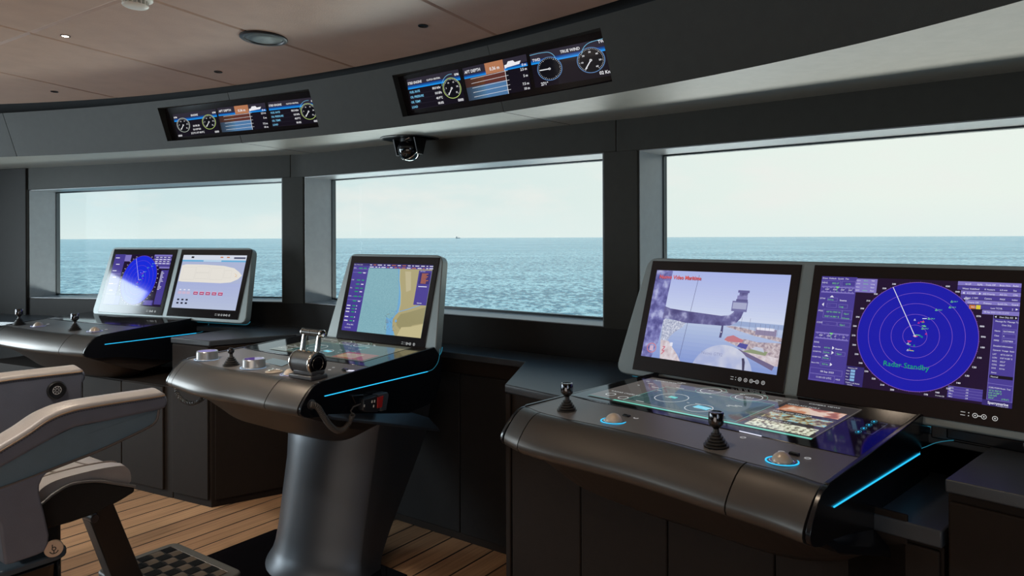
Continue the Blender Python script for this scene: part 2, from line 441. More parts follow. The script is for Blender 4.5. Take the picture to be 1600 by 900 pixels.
cmb = N.new('ShaderNodeCombineXYZ'); L.new(mth('MULTIPLY', uu, 6.0), cmb.inputs[0]); L.new(mth('MULTIPLY', vv, 1.6), cmb.inputs[1]); L.new(mth('MULTIPLY', idx, 7.3), cmb.inputs[2])
ns = N.new('ShaderNodeTexNoise'); ns.inputs['Scale'].default_value = 1.7; ns.inputs['Detail'].default_value = 6; L.new(cmb.outputs[0], ns.inputs['Vector'])
cr = N.new('ShaderNodeValToRGB'); cr.color_ramp.elements[0].position = .3; cr.color_ramp.elements[0].color = (*srgb(142, 106, 78), 1); cr.color_ramp.elements[1].position = .7; cr.color_ramp.elements[1].color = (*srgb(208, 166, 126), 1)
L.new(mth('ADD', mth('MULTIPLY_ADD', ns.outputs['Fac'], .5, .14), mth('MULTIPLY', wn.outputs['Value'], .25)), cr.inputs[0])
mxn = N.new('ShaderNodeMix'); mxn.data_type = 'RGBA'; L.new(groove, mxn.inputs[0]); L.new(cr.outputs[0], mxn.inputs[6]); mxn.inputs[7].default_value = (.012, .008, .006, 1)
L.new(mxn.outputs[2], b.inputs['Base Color']); b.inputs['Roughness'].default_value = .5
fpts = [SHIP(a, c, 0) for a, c in ((-7.5, -5.5), (4.8, -5.5), (4.8, 4.2), (-7.5, 4.2))]
m = MB(); m.prism([p-Z*.05 for p in fpts], Z*.05)
fl = m.build('floor', TEAK); struct(fl, 'teak plank deck floor with dark caulking lines', 'floor')
# ---- rest of the room shell, out of frame
PORTA, PORTB = Vector((-5.2, 5.9, 0)), Vector((-6.1, -4.2, 0))
BACKB = Vector((2.6, -4.2, 0))
def wall(name, a, b, th, z0=0, z1=2.75, openings=()):
    d = (b-a); Lg = d.length; d.normalize(); n = Vector((-d.y, d.x, 0))*th
    m = MB(); x = 0
    for o0, o1, w0, w1 in openings:
        m.prism([a+d*x+Z*z0, a+d*o0+Z*z0, a+d*o0+Z*z1, a+d*x+Z*z1], n)
        m.prism([a+d*o0+Z*z0, a+d*o1+Z*z0, a+d*o1+Z*w0, a+d*o0+Z*w0], n); m.prism([a+d*o0+Z*w1, a+d*o1+Z*w1, a+d*o1+Z*z1, a+d*o0+Z*z1], n); x = o1
    m.prism([a+d*x+Z*z0, a+d*Lg+Z*z0, a+d*Lg+Z*z1, a+d*x+Z*z1], n)
    return m.build(name, LEATHER, bevel=0)
# port side: windows that the left-hand displays mirror
o = wall('wall_left', PORTA, PORTB, -.2, openings=((.9, 1.87, .3, 2.09), (2.5, 4.6, 1.03, 1.84), (4.9, 7.2, 1.03, 1.84))); struct(o, 'port side wall of the bridge with windows', 'wall')
o = wall('wall_back', PORTB, BACKB, -.2); struct(o, 'rear bulkhead of the bridge', 'wall')
o = wall('wall_right', BACKB, WALLEND, -.2, openings=((.6, 2.4, 1.03, 1.84),)); struct(o, 'starboard side wall of the bridge', 'wall')

# ---- ceiling fittings
def ceil_disc(px, py): return onceil(px, py)
p = ceil_disc(412, 59)
m = MB(); m.lathe(p, [(.094, .004), (.094, -.005), (.090, -.008), (.080, -.008), (.077, -.003), (.077, .004)], -CN*-1, 48)
sp = m.build('ceiling_speaker', mat('speaker_ring', (.012, .012, .014), .4), smooth=True)
tag(sp, 'large round ceiling speaker with black rim and grey perforated grille', 'speaker')
GR = bpy.data.materials.new('speaker_grille'); GR.use_nodes = True; nt = GR.node_tree
vo = nt.nodes.new('ShaderNodeTexVoronoi'); vo.inputs['Scale'].default_value = 230; vo.inputs['Randomness'].default_value = 0
gg = nt.nodes.new('ShaderNodeNewGeometry'); rp = nt.nodes.new('ShaderNodeValToRGB'); rp.color_ramp.elements[0].position = .35; rp.color_ramp.elements[0].color = (.01, .01, .012, 1); rp.color_ramp.elements[1].position = .45; rp.color_ramp.elements[1].color = (.12, .14, .13, 1)
nt.links.new(gg.outputs['Position'], vo.inputs['Vector']); nt.links.new(vo.outputs['Distance'], rp.inputs[0]); nt.links.new(rp.outputs[0], nt.nodes['Principled BSDF'].inputs['Base Color'])
nt.nodes['Principled BSDF'].inputs['Metallic'].default_value = .5; nt.nodes['Principled BSDF'].inputs['Roughness'].default_value = .4
m = MB(); m.lathe(p, [(.078, -.002), (.066, -.006), (.04, -.009), (.0, -.010)], CN, 48, cap=False)
m.build('grille', GR, sp, smooth=True)
LAMP = mat('downlight_led', (.8, .75, .65), .4, emit=(1, .86, .68), es=9)
SPOTS = []
for i, (px, py, lab) in enumerate(((102, 56, 'small round ceiling downlight that is lit, nearest the left edge of the ceiling'), (341, 112, 'unlit small recessed downlight left of the big round speaker, by the left overhead display'),
                      (661, 40, 'unlit small recessed downlight above the right overhead display'), (85, 143, 'unlit small recessed downlight at far left, close to the fascia'))):
    p = onceil(px, py)
    if i in (1, 2, 3): r = .0165
    else: r = .0155
    m = MB(); m.lathe(p, [(r*1.18, -.0), (r*1.18, -.003), (r, -.003), (r*.85, .012), (r*.5, .02)], CN, 24)
    d = m.build('downlight', BLACK, smooth=True)
    tag(d, lab, 'downlight', 'recessed ceiling downlights')
    m = MB(); m.lathe(p + CN*(.0 if i == 0 else .008), [(r*.86, -.002), (r*.5, -.004), (0.0005, -.005)], CN, 24)
    m.build('lamp_lens', LAMP if i == 0 else GLOSS, d, smooth=True)
    SPOTS.append(p)
# white ribbed detector at the top edge
p = onceil(212, -4); K_ = .66
m = MB(); m.lathe(p, [(.085*K_, .002*K_), (.085*K_, -.012*K_), (.07*K_, -.02*K_), (.06*K_, -.02*K_)], CN, 36)
sd = m.build('smoke_detector', WHITEP, smooth=True); tag(sd, 'white ribbed smoke detector dome at the top edge of the ceiling', 'smoke detector')
m = MB()
t = CN.orthogonal().normalized(); bb = CN.cross(t)
for k in range(18):
    a = 2*PI*k/18; d = t*math.cos(a)+bb*math.sin(a); w = CN.cross(d)
    m.box(p + d*.052*K_ - CN*.032*K_, d*.012*K_, w*.0028*K_, CN*.016*K_)
m.build('rib', WHITEP, sd); sd.children[-1]['kind'] = 'stuff'
m = MB(); m.lathe(p, [(.066*K_, -.044*K_), (.06*K_, -.05*K_), (.03*K_, -.054*K_), (.0*K_, -.055*K_)], CN, 32, cap=True); m.lathe(p, [(.04*K_, -.018*K_), (.04*K_, -.046*K_)], CN, 24)
m.build('cap', WHITEP, sd, smooth=True)

# ---- dome camera under the soffit
p = at(640, 216.5, ZB)
m = MB(); m.lathe(p, [(.152, -.0005), (.150, -.004), (.140, -.004), (.134, .0), (0, .0)], Z, 48, cap=False)
dc = m.build('dome_camera', mat('camera_dish', (.02, .02, .022), .35), smooth=True); tag(dc, 'black dome security camera in a round dish under the soffit between the windows', 'camera')
rt = Vector((.8, -.6, 0)); fw = Vector((.6, .8, 0))
m = MB()
for sg in (-1, 1):
    a = p + rt*(sg*.072)
    m.prism([a-fw*.045-Z*.003, a+fw*.045-Z*.003, a+fw*.02-Z*.085, a-fw*.02-Z*.085], rt*.006*sg)
m.lathe(p, [(.05, -.002), (.05, -.03), (.035, -.035)], Z, 24)
m.build('bracket', mat('bracket_black', (.01, .01, .011), .3), dc, smooth=True)
m = MB(); q = p - Z*.055
m.lathe(q, [(.0005, -.062)] + [(.062*math.sin(a*PI/14), -.062*math.cos(a*PI/14)) for a in range(1, 14)] + [(.0005, .062)], (rt*.15+fw*-.5-Z*.85).normalized()*-1, 32)
m.build('dome', GLOSS, dc, smooth=True)
m = MB(); m.tube([q + rt*.064*math.cos(a) + (Z*-1).lerp(fw*-1, .35).normalized()*.064*math.sin(a) for a in [i*PI/16 for i in range(17)]], .0022, 8)
m.tube([p+rt*.02-fw*.05-Z*.012, p+rt*.05-fw*.05-Z*.004], .003, 8)
m.build('chrome_trim', CHROME, dc, smooth=True)

# ================================================================== OUTSIDE
w = bpy.data.worlds.new('sky'); SC.world = w; w.use_nodes = True; nt = w.node_tree; N = nt.nodes; L = nt.links; N.clear()
out = N.new('ShaderNodeOutputWorld'); bg = N.new('ShaderNodeBackground'); tc = N.new('ShaderNodeTexCoord'); sp = N.new('ShaderNodeSeparateXYZ')
L.new(tc.outputs['Generated'], sp.inputs[0])
def mp(v, a, b_, c, d):
    q = N.new('ShaderNodeMapRange'); q.inputs[1].default_value = a; q.inputs[2].default_value = b_; q.inputs[3].default_value = c; q.inputs[4].default_value = d; L.new(v, q.inputs[0]); return q.outputs[0]
az = mp(sp.outputs['X'], -.55, .45, 0, 1)
cr1 = N.new('ShaderNodeMix'); cr1.data_type = 'RGBA'; L.new(az, cr1.inputs[0]); cr1.inputs[6].default_value = (*srgb(204, 223, 227), 1); cr1.inputs[7].default_value = (*srgb(237, 240, 233), 1)
# soft broken cloud
mpn = N.new('ShaderNodeMapping'); mpn.inputs['Scale'].default_value = (3, 3, 9); L.new(tc.outputs['Generated'], mpn.inputs[0])
nz = N.new('ShaderNodeTexNoise'); nz.inputs['Scale'].default_value = 2.2; nz.inputs['Detail'].default_value = 7; nz.inputs['Roughness'].default_value = .55; L.new(mpn.outputs[0], nz.inputs['Vector'])
cl = mp(nz.outputs['Fac'], .48, .72, 0, .85)
cr2 = N.new('ShaderNodeMix'); cr2.data_type = 'RGBA'; L.new(cl, cr2.inputs[0]); L.new(cr1.outputs[2], cr2.inputs[6]); cr2.inputs[7].default_value = (*srgb(240, 236, 232), 1)
# haze at the horizon
hz = mp(sp.outputs['Z'], 0, .05, .8, 0)
cr3 = N.new('ShaderNodeMix'); cr3.data_type = 'RGBA'; L.new(hz, cr3.inputs[0]); L.new(cr2.outputs[2], cr3.inputs[6]); cr3.inputs[7].default_value = (*srgb(228, 236, 234), 1)
zen = mp(sp.outputs['Z'], .16, .55, 0, 1)
cr4 = N.new('ShaderNodeMix'); cr4.data_type = 'RGBA'; L.new(zen, cr4.inputs[0]); L.new(cr3.outputs[2], cr4.inputs[6]); cr4.inputs[7].default_value = (*srgb(96, 150, 186), 1)
L.new(cr4.outputs[2], bg.inputs[0]); bg.inputs[1].default_value = 1.05; L.new(bg.outputs[0], out.inputs[0])
# sea
SEA = bpy.data.materials.new('sea_water'); SEA.use_nodes = True; nt = SEA.node_tree; N = nt.nodes; L = nt.links; b = N['Principled BSDF']
g = N.new('ShaderNodeNewGeometry')
def noise(scale, sc, det=5, rgh=.6):
    mm = N.new('ShaderNodeMapping'); mm.inputs['Scale'].default_value = sc; mm.inputs['Rotation'].default_value = (0, 0, .15); L.new(g.outputs['Position'], mm.inputs[0])
    q = N.new('ShaderNodeTexNoise'); q.inputs['Scale'].default_value = scale; q.inputs['Detail'].default_value = det; q.inputs['Roughness'].default_value = rgh; L.new(mm.outputs[0], q.inputs['Vector']); return q.outputs['Fac']
n1 = noise(.75, (1, .42, 1), 5, .6)
bp = N.new('ShaderNodeBump'); bp.inputs['Strength'].default_value = 1; bp.inputs['Distance'].default_value = 1.6; L.new(n1, bp.inputs['Height'])
n3 = noise(.012, (.35, 1.6, 1), 5); n4 = noise(.7, (1, .42, 1), 5, .62)
def rampf(f, a, b_, c0, c1):
    q = N.new('ShaderNodeMapRange'); q.inputs[1].default_value = a; q.inputs[2].default_value = b_; q.inputs[3].default_value = c0; q.inputs[4].default_value = c1; L.new(f, q.inputs[0]); return q.outputs[0]
ad = N.new('ShaderNodeMath'); ad.operation = 'MULTIPLY_ADD'; L.new(n3, ad.inputs[0]); ad.inputs[1].default_value = .35; L.new(n4, ad.inputs[2])
mx = N.new('ShaderNodeMix'); mx.data_type = 'RGBA'; L.new(rampf(ad.outputs[0], .60, .74, 0, 1), mx.inputs[0]); mx.inputs[6].default_value = (.0, .24, .37, 1); mx.inputs[7].default_value = (.56, .95, 1.0, 1)  # bright wavelet sparkle painted into the base colour
L.new(mx.outputs[2], b.inputs['Base Color']); b.inputs['Roughness'].default_value = .15; b.inputs['IOR'].default_value = 1.33; b.inputs['Specular IOR Level'].default_value = .06
L.new(bp.outputs['Normal'], b.inputs['Normal'])
m = MB(); Rr = 40000
m.poly([Vector((Rr*math.cos(a*PI/32), Rr*math.sin(a*PI/32), -12)) for a in range(64)])
sea = m.build('sea', SEA, recalc=False)
tag(sea, 'open turquoise sea reaching to the horizon outside the windows', 'sea', kind='stuff')
# unseen roof over the bridge, added to stop sky light leaking in
rp_ = [SHIP(a, c, 2.62) for a, c in ((-7.8, -5.8), (5.2, -5.8), (5.2, 1.0), (3.6, 2.6), (2.4, 3.1)) ]
rp_ = [Vector((-6.6, -5.2, 2.62)), Vector((3.6, -5.2, 2.62)), Vector((3.5, .9, 2.62)), Vector((2.75, 2.0, 2.62)), Vector((.75, 3.62, 2.62)), Vector((-1.2, 5.0, 2.62)), Vector((-3.4, 5.85, 2.62)), Vector((-5.8, 6.3, 2.62))]
m = MB(); m.prism(rp_, Z*.08); o = m.build('roof', LEATHERD); struct(o, 'unseen flat roof over the bridge, added to keep sky light out', 'roof')
for a_, b_ in zip(rp_, rp_[1:]+rp_[:1]): pass
m = MB(); rw = [p + (Vector((-1.5, 1.5, 0)) - Vector((p.x, p.y, 0))).normalized()*.06 for p in rp_]
m.grid([[p-Z*.56, p, p+(q-p)*.02, q-Z*.56] for p, q in []] or [[p-Z*.56 for p in rw]+[(rw[0]-Z*.56)], [p for p in rw]+[rw[0]]])
o = m.build('wall_eaves', LEATHERD, recalc=False); struct(o, 'outer upper wall of the deck house above the windows', 'wall')
# tiny vessel on the horizon
m = MB(); c = Vector((-790, 10600, -12)); m.prism([c+Vector((-28, 0, 0)), c+Vector((30, 0, 0)), c+Vector((38, 0, 12)), c+Vector((-32, 0, 12))], (0, 14, 0))
m.box(c+Vector((-16, 7, 20)), (8, 0, 0), (0, 6, 0), (0, 0, 9)); m.box(c+Vector((10, 7, 22)), (1, 0, 0), (0, 1, 0), (0, 0, 12))
bo = m.build('distant_ship', mat('far_ship', (.22, .27, .30), .7)); tag(bo, 'tiny grey ship on the horizon in the middle window', 'ship')

# ================================================================== LIGHT
def area(name, loc, to, size, power, col=(1, 1, 1), sy=None, spread=180):
    l = bpy.data.lights.new(name, 'AREA'); l.energy = power; l.color = col; l.shape = 'RECTANGLE'; l.size = size; l.size_y = sy or size; l.spread = math.radians(spread)
    o = bpy.data.objects.new(name, l); COL.objects.link(o); o.location = loc
    o.rotation_euler = (Vector(to)-Vector(loc)).to_track_quat('-Z', 'Y').to_euler(); return o
def spot(name, loc, to, power, col, deg=70, blend=.6, r=.03):
    l = bpy.data.lights.new(name, 'SPOT'); l.energy = power; l.color = col; l.spot_size = math.radians(deg); l.spot_blend = blend; l.shadow_soft_size = r
    o = bpy.data.objects.new(name, l); COL.objects.link(o); o.location = loc
    o.rotation_euler = (Vector(to)-Vector(loc)).to_track_quat('-Z', 'Y').to_euler(); return o

# ================================================================== CAMERA
cam = bpy.data.cameras.new('camera'); cam.sensor_width = 36; cam.lens = F/1600*36; cam.clip_end = 100000; cam.clip_start = .02
cam.shift_y = -(450-HY)/1600.0
co = bpy.data.objects.new('camera', cam); COL.objects.link(co); co.location = CAM
co.matrix_world = Matrix.Translation(CAM) @ Matrix.Rotation(PI/2, 4, 'X') @ Matrix.Rotation(-math.atan(ROLL), 4, 'Z')
SC.camera = co
vs_ = SC.view_settings; vs_.view_transform = 'Standard'; vs_.look = 'None'; vs_.gamma = 1; vs_.use_curve_mapping = False; vs_.exposure = 0.0
# ================================================================== SCREEN CONTENTS
PUR = scr(74, 62, 150, .9); PURD = scr(52, 42, 112, .9); PURE = scr(30, 14, 48, .9); BLU = scr(22, 24, 165, 1); BLUR = scr(22, 40, 215, 1)
WH = scr(225, 225, 240, 1); GRN = scr(120, 215, 120, 1); GRND = scr(25, 165, 95, 1); PINK = scr(140, 96, 196, 1); LAV = scr(125, 115, 190, 1); REDP = scr(230, 50, 110, 1); BLKP = scr(20, 15, 30, 1)
ORG = scr(190, 110, 50, 1); YEL = scr(215, 195, 60, 1); LBLU = scr(130, 175, 215, 1)
def radar(B, detail=True, disc=BLU, k=1.17):
    W, Hh = B.W, B.H; B.warp = k           # 160 x 100
    B.rect(0, 0, W, Hh, PURE); B.rect(0, 0, 29, Hh, PUR, 1); B.rect(29, 0, 43.5, 17.5, PURD, 1); B.rect(28, 86, 45.5, 99, LAV, 1)
    B.rect(140, 4, W, 72, PUR, 1); B.rect(110, 2, 137, 11.5, PUR, 1)
    for i, x0 in enumerate((110, 110, 113, 113, 117, 117, 131)): B.rect(x0, 96.5-i*3.9, W, 100-i*3.9, PUR if i % 2 else LAV, 1)
    B.rect(140.5, 70, 159, 73, BLKP, 2)
    cx, cy, r = 86.5 if detail else 84, 50, 47.5; B.warp = 1.0
    B.disc(cx, cy, r, disc, 2, 96)
    B.ring(cx, cy, r, .3, PINK, 3, 96)
    for q_ in (.2, .4, .6, .8): B.ring(cx, cy, r*q_, .26, PINK, 3, 72)
    for i in range(36):
        a = math.radians(i*10+5); x, y = cx+(r+3.2)*math.cos(a), cy+(r+2.4)*math.sin(a)
        if 1 < y < 98: B.text(x, y-.8, '%03d' % ((90-i*10) % 360), 1.9, WH, 4, align='c', bold=True, sx=1.15)
    for i in range(180):
        a = math.radians(i*2); l = .9 if i % 5 == 0 else .45
        B.line(cx+r*math.cos(a), cy+r*math.sin(a), cx+(r+l)*math.cos(a), cy+(r+l)*math.sin(a), .22, PINK, 3)
    B.line(cx, cy, cx-r*.46, cy+r*.89, .55, WH, 4); B.line(cx-1.3, cy, cx+1.3, cy, .4, WH, 4)
    rnd = random.Random(4)
    for (x, y, n, sp) in ((91, 62, 9, 3.2), (90, 51, 6, 2.6), (84, 43, 5, 2), (84, 37, 4, 2)):
        for i in range(n):
            px, py = x+rnd.gauss(0, sp), y+rnd.gauss(0, sp*.5)
            c = (REDP, GRND, WH, GRN)[i % 4]
            if i % 3 == 0: B.line(px-1.6, py, px+1.8, py+rnd.uniform(-.5, .5), .55, c, 4)
            else: B.path([(px-.7, py-.6), (px+.7, py-.6), (px, py+.8), (px-.7, py-.6)], .25, c, 4)
    for x, y in ((101, 74), (96, 66), (111, 77), (112, 82), (92, 57)):
        B.path([(x-.8, y-.7), (x+.8, y-.7), (x, y+.9), (x-.8, y-.7)], .3, GRN, 4); B.text(x+1.2, y-.4, '235.7', 1.5, GRN, 4)
    if not detail: 
        B.warp = k
        for x0, y0, x1, y1 in ((2, 20, 26, 21), (2, 40, 26, 41), (2, 60, 26, 61)): B.rect(x0, y0, x1, y1, LAV, 2)
        for j in range(14):
            B.rect(140, 66-j*2.6, 140+rnd.uniform(4, 12), 66.9-j*2.6, WH, 4)
        for j in range(4):
            for i in range(4): B.rect(116+i*11, 94-j*4, 123+i*11, 95.2-j*4, WH, 4)
        for j in range(6): B.rect(3+5*(j % 2), 92-j*13, 14+4*(j % 2), 93.4-j*13, WH, 4)
        for j in range(4): B.rect(114, 3+j*2.1, 134, 3.9+j*2.1, LAV, 4)
        return
    B.text(82, 21.5, 'Radar Standby', 6.3, GRND, 5, align='c')
    B.warp = k
    t = lambda x, y, s, z=2.1, m=WH, al='l', b=False: B.text(x if y > 74 or x < 136.9 else 140.3+(x-137)*.86, y, s, z, m, 5, align=al, bold=b)
    t(.8, 97.4, 'Docs  Default  Quick  Tlw', 2); t(.8, 93, 'HDG'); t(9, 92.6, '352.3°', 2.3, GRN); t(20, 92.4, 'GYR', 2.2, GRN)
    for y in (84, 39.5):
        B.rect(1, y+5.2, 28, y+6.4, LAV, 2); B.rect(1, y, 28, y+1.2, LAV, 2)
        for i in range(9): B.line(2.5+i*3, y+1.2, 2.5+i*3, y+1.9, .2, WH, 3); B.line(2.5+i*3, y+4.5, 2.5+i*3, y+5.2, .2, WH, 3)
        B.poly([(12, y+6.4), (15.5, y+6.4), (13.7, y+4.6)], GRN, 4); B.line(13.7, y+4.6, 13.7, y+1.2, .25, GRN, 4)
    for i, s in enumerate(('330°', '350°', '340°', '350°')): t(4+i*6.3, 86.7, s, 1.9)
    for i, s in enumerate(('340°', '350°', '0°', '10')): t(4+i*6.3, 42.2, s, 1.9)
    t(.8, 77.5, 'STW'); B.poly([(8.6, 79.8), (12, 79.8), (10.3, 81.7)], WH, 4); t(7.3, 76.8, '0.0 kn', 1.9, GRN); t(17, 76.6, 'Source', 2, WH, 'l', True)
    B.poly([(4.6, 70.6), (4.6, 74.2), (3, 72.4)], WH, 4); t(7.6, 71.6, '----', 2, LAV); t(17.5, 70.6, 'Log', 2.1, GRN)
    t(.8, 65.5, 'POS'); t(7.5, 65, "43°51.934' N", 2.1, GRN); t(6.5, 60.6, "010°14.381' E", 2.1, GRN); t(21.7, 64.2, 'Gps1', 2, GRN); t(20.6, 60, 'DGnss6s', 1.7, GRN)
    t(.8, 54.3, 'COG'); t(8.5, 53.6, '----', 2, LAV); t(19.5, 53.4, 'Gps1', 2.1, GRN)
    t(.8, 35.3, 'SOG'); t(.8, 31, 'Bow P/S', 1.7); t(.8, 26.6, 'CCRP P/S', 1.7); t(.8, 21.5, 'CCRP F/A', 1.7); t(.8, 16, 'Stern P/S', 1.7)
    for y in (31, 26.6, 15.6): t(9.6, y, '0.0 kn', 2, GRN); B.poly([(16, y-.7), (16, y+2.6), (17.8, y+1)], WH, 4)
    t(9.6, 21.2, '0.0 kn', 2, GRN); B.poly([(10.5, 23.8), (13.9, 23.8), (12.2, 25.2)], WH, 4); t(18.6, 30.8, 'Source', 1.9, WH, 'l', True); t(20, 26.4, 'Gps1', 2, GRN)
    for x0, y0, x1, y1 in ((.6, 91, 16, 96), (17, 91, 28, 96), (7, 76, 15, 79.4), (7, 70, 15, 74), (16.5, 70, 24, 73.6), (5, 59.7, 20, 68), (20.2, 59.4, 28.5, 68), (5, 52.8, 17, 56.5), (17.6, 52.6, 28, 56.5), (9, 25.6, 15.6, 29.2), (19, 25.4, 27, 29), (9, 20, 15.6, 23.6), (8, 14.4, 15.6, 18), (.6, 6.7, 26.5, 12), (.6, .8, 21, 6.4)):
        B.frame(x0, y0, x1, y1, .22, LAV, 3)
    t(9, 8.6, '08 Sep 2023', 2.2); t(6, 3, '11:01:15 UTC', 2.2); t(21.7, 3, '+0:0', 2.1)
    for i, s in enumerate(('Gain', 'Rain', 'Sea', 'Tune')): t(29.6, 12.6-i*2.7, s, 1.5); B.rect(33, 12.3-i*2.7, 36.6, 14.4-i*2.7, LBLU, 4)
    t(30.5, 15.3, 'Antenna Off', 1.5); t(30, 1.9, 'TX/M A (X) Radar', 1.5); t(31.5, .3, 'Standby', 1.4)
    for i, (a, b_, c) in enumerate((('Gyro', '352.3', 'TRK'), ('STW', '0.0 kn', 'Long'), ('Ctrx', '-----', 'Dpst'), ('SOG', '0.0 kn', 'Dpst'))): t(28.6, 96.6-i*3.1, a, 1.6); t(34.4, 96.6-i*3.1, b_, 1.6, GRN); t(40.5, 96.6-i*3.1, c, 1.6)
    cols = ((116, 'N UP'), (125.5, 'R(M)'), (132, 'Trails Off'), (143, 'Brain NUs'), (153.5, 'Radar'))
    for x, s in cols: t(x, 97, s, 2)
    for x, s in ((114, 'Water Stabilised'), (131.5, 'R Vectors'), (143.5, '6.0 min'), (154, 'Sea')): t(x, 93.1, s, 2)
    for x, s in ((118, '0.5 NM'), (130.5, 'AIS Priority'), (143.5, 'AIS On'), (154, 'CPA')): t(x, 89.3, s, 2.2 if x < 125 else 2)
    B.poly([(116, 89), (116, 91), (114.4, 90)], WH, 4); B.poly([(127.4, 89), (127.4, 91), (129, 90)], WH, 4)
    for x, s in ((117, 'Rings .1 NM'), (132, 'Centre'), (144, 'MAX'), (153.5, 'Index')): t(x, 85.4, s, 2)
    for x, s in ((119, 'Charts Off'), (131.6, 'Primary'), (142.6, 'Synth On'), (153.5, 'Guard')): t(x, 81.5, s, 2)
    B.rect(120.6, 76.8, 125.4, 80.2, ORG, 4); B.rect(126, 76.8, 129.6, 80.2, YEL, 4)
    t(137.5, 77.6, 'Lost TCVR', 2); t(154, 77.4, '2', 2.2); B.poly([(157, 77.6), (159, 78.4), (157, 79.2)], WH, 4)
    t(132.5, 74.3, '08 Sep 2023 11:01:15 UTC', 1.8); t(148.5, 70.7, 'Own Ship AIS', 1.9, WH, 'c'); B.poly([(142.6, 70.6), (142.6, 72.2), (141.2, 71.4)], WH, 4); B.poly([(157.3, 70.6), (157.3, 72.2), (158.7, 71.4)], WH, 4)
    t(139, 67.3, 'Message Rx', 1.8); t(150, 67.3, 'Message Tx', 1.8); t(145, 64.3, 'Own Ship', 1.9)
    for i, (a, b_) in enumerate((('Name', 'KATHRINE'), ('Class', 'A'), ('MMSI', '319274800'))): t(139, 59.4-i*3.9, a, 1.8); t(147, 59.4-i*3.9, b_, 1.8); B.frame(148.2, 58.6-i*3.9, 159, 62-i*3.9, .2, LAV, 3)
    t(139, 47.2, 'Detailed Information', 1.8); t(139, 43.8, 'Dynamic  Voyage  Static', 1.7)
    for i, (a, b_) in enumerate((('LAT', "43°51.934' N"), ('LON', "010°14.381' E"), ('HDG', '352.3°'), ('COG', '000.0°'), ('SOG', '0.0 kn'))): t(139, 40.5-i*2.8, a, 1.7); t(146, 40.5-i*2.8, b_, 1.7)
    t(139, 25.8, 'Status', 1.7); B.rect(141, 21.8, 159, 24.4, BLKP, 2); t(139, 22.4, 'Moored', 1.7); B.line(140, 17.6, 159, 17.2, .3, LAV, 3)
    t(138, 13.8, 'CURS POSN Route  Trial', 1.6)
    for i, s in enumerate(("43°51.953' N", "010°14.289' E", '0.40 NM', '352.6°')): t(138.3, 11.4-i*1.9, s, 1.8, GRN)
    t(150, 5.6, '(170.6°)', 1.8, GRN); B.rect(137, 0, W, 4.4, PURD, 2); t(138.2, 1.4, 'Sperrymarine', 2.9, WH, 'l', True); t(147, .3, 'the navigation experts', .95)
    for i in range(4): t(111, 9.4-i*2.3, ('VRM1', 'VRM2', 'EBL1', 'EBL2')[i], 1.5); t(124, 9.4-i*2.3, 'Off', 1.5); B.line(110, 11.4-i*2.3, 137, 11.4-i*2.3, .18, LAV, 3)
    t(101, 1.5, '© 3.9.0.125', 1.5)
    B.frame(140.2, 4.6, 159.8, 74, .25, LAV, 3)

def buttons(B, kind):                    # touch symbols printed on the lower bezel, B is the bezel board in cm
    w = mat('bezel_print', (.5, .5, .5), .5, emit=(.6, .62, .62), es=.55)
    y = 2.4
    xs = dict(two=[B.W-11.0, B.W-9.0, B.W-6.5], five=[B.W-15.4, B.W-13.3, B.W-11.3, B.W-9.2, B.W-7.1])[kind]
    for x in xs: B.ring(x, y, .56, .16, w, 1, 28)
    i = -2 if kind == 'five' else 1
    a, b = (xs[2], xs[3]) if kind == 'five' else (xs[0], xs[1])
    B.line(a+.5, y, b-.5, y, .22, w, 1)
    for x in xs: B.disc(x, y, .2, w, 1, 12)
    x0 = xs[0]-3.4
    for dy in (0, .8): B.rect(x0, y-.4+dy, x0+1.1, y-.26+dy, w, 1); B.disc(x0+1.9, y-.33+dy, .14, w, 1, 10)

def picture_mat(name, build):
    if name in MATS: return MATS[name]
    m = bpy.data.materials.new(name); m.use_nodes = True; nt = m.node_tree; b = nt.nodes['Principled BSDF']
    b.inputs['Base Color'].default_value = (.004, .004, .005, 1); b.inputs['Roughness'].default_value = .06
    g = nt.nodes.new('ShaderNodeNewGeometry'); n = nt.nodes.new('ShaderNodeTexNoise'); r = nt.nodes.new('ShaderNodeValToRGB')
    sc, det, cols = build; n.inputs['Scale'].default_value = sc; n.inputs['Detail'].default_value = det
    r.color_ramp.elements[0].position = cols[0][0]; r.color_ramp.elements[0].color = (*srgb(*cols[0][1]), 1)
    r.color_ramp.elements[1].position = cols[-1][0]; r.color_ramp.elements[1].color = (*srgb(*cols[-1][1]), 1)
    for p, c in cols[1:-1]: e = r.color_ramp.elements.new(p); e.color = (*srgb(*c), 1)
    nt.links.new(g.outputs['Position'], n.inputs['Vector']); nt.links.new(n.outputs['Fac'], r.inputs[0]); nt.links.new(r.outputs[0], b.inputs['Emission Color']); b.inputs['Emission Strength'].default_value = 1
    MATS[name] = m; return m
MAST = picture_mat('video_mast', (34, 3, [(.35, (82, 80, 140)), (.5, (118, 118, 178)), (.68, (172, 176, 216))]))
PIPE = picture_mat('video_pipe', (30, 3, [(.35, (76, 72, 122)), (.55, (104, 102, 152)), (.72, (170, 172, 210))]))
BOATS = picture_mat('video_boats', (150, 4, [(.3, (140, 146, 174)), (.5, (176, 182, 204)), (.7, (222, 224, 235))]))
QUAY = picture_mat('video_quay', (60, 3, [(.3, (186, 168, 176)), (.5, (208, 196, 202)), (.7, (220, 214, 222))]))
SHORE = picture_mat('video_shore', (110, 4, [(.3, (140, 126, 144)), (.5, (184, 168, 174)), (.7, (214, 205, 212))]))
DOME = picture_mat('video_dome', (16, 2, [(.35, (166, 176, 214)), (.6, (196, 200, 220)), (.75, (216, 218, 228))]))
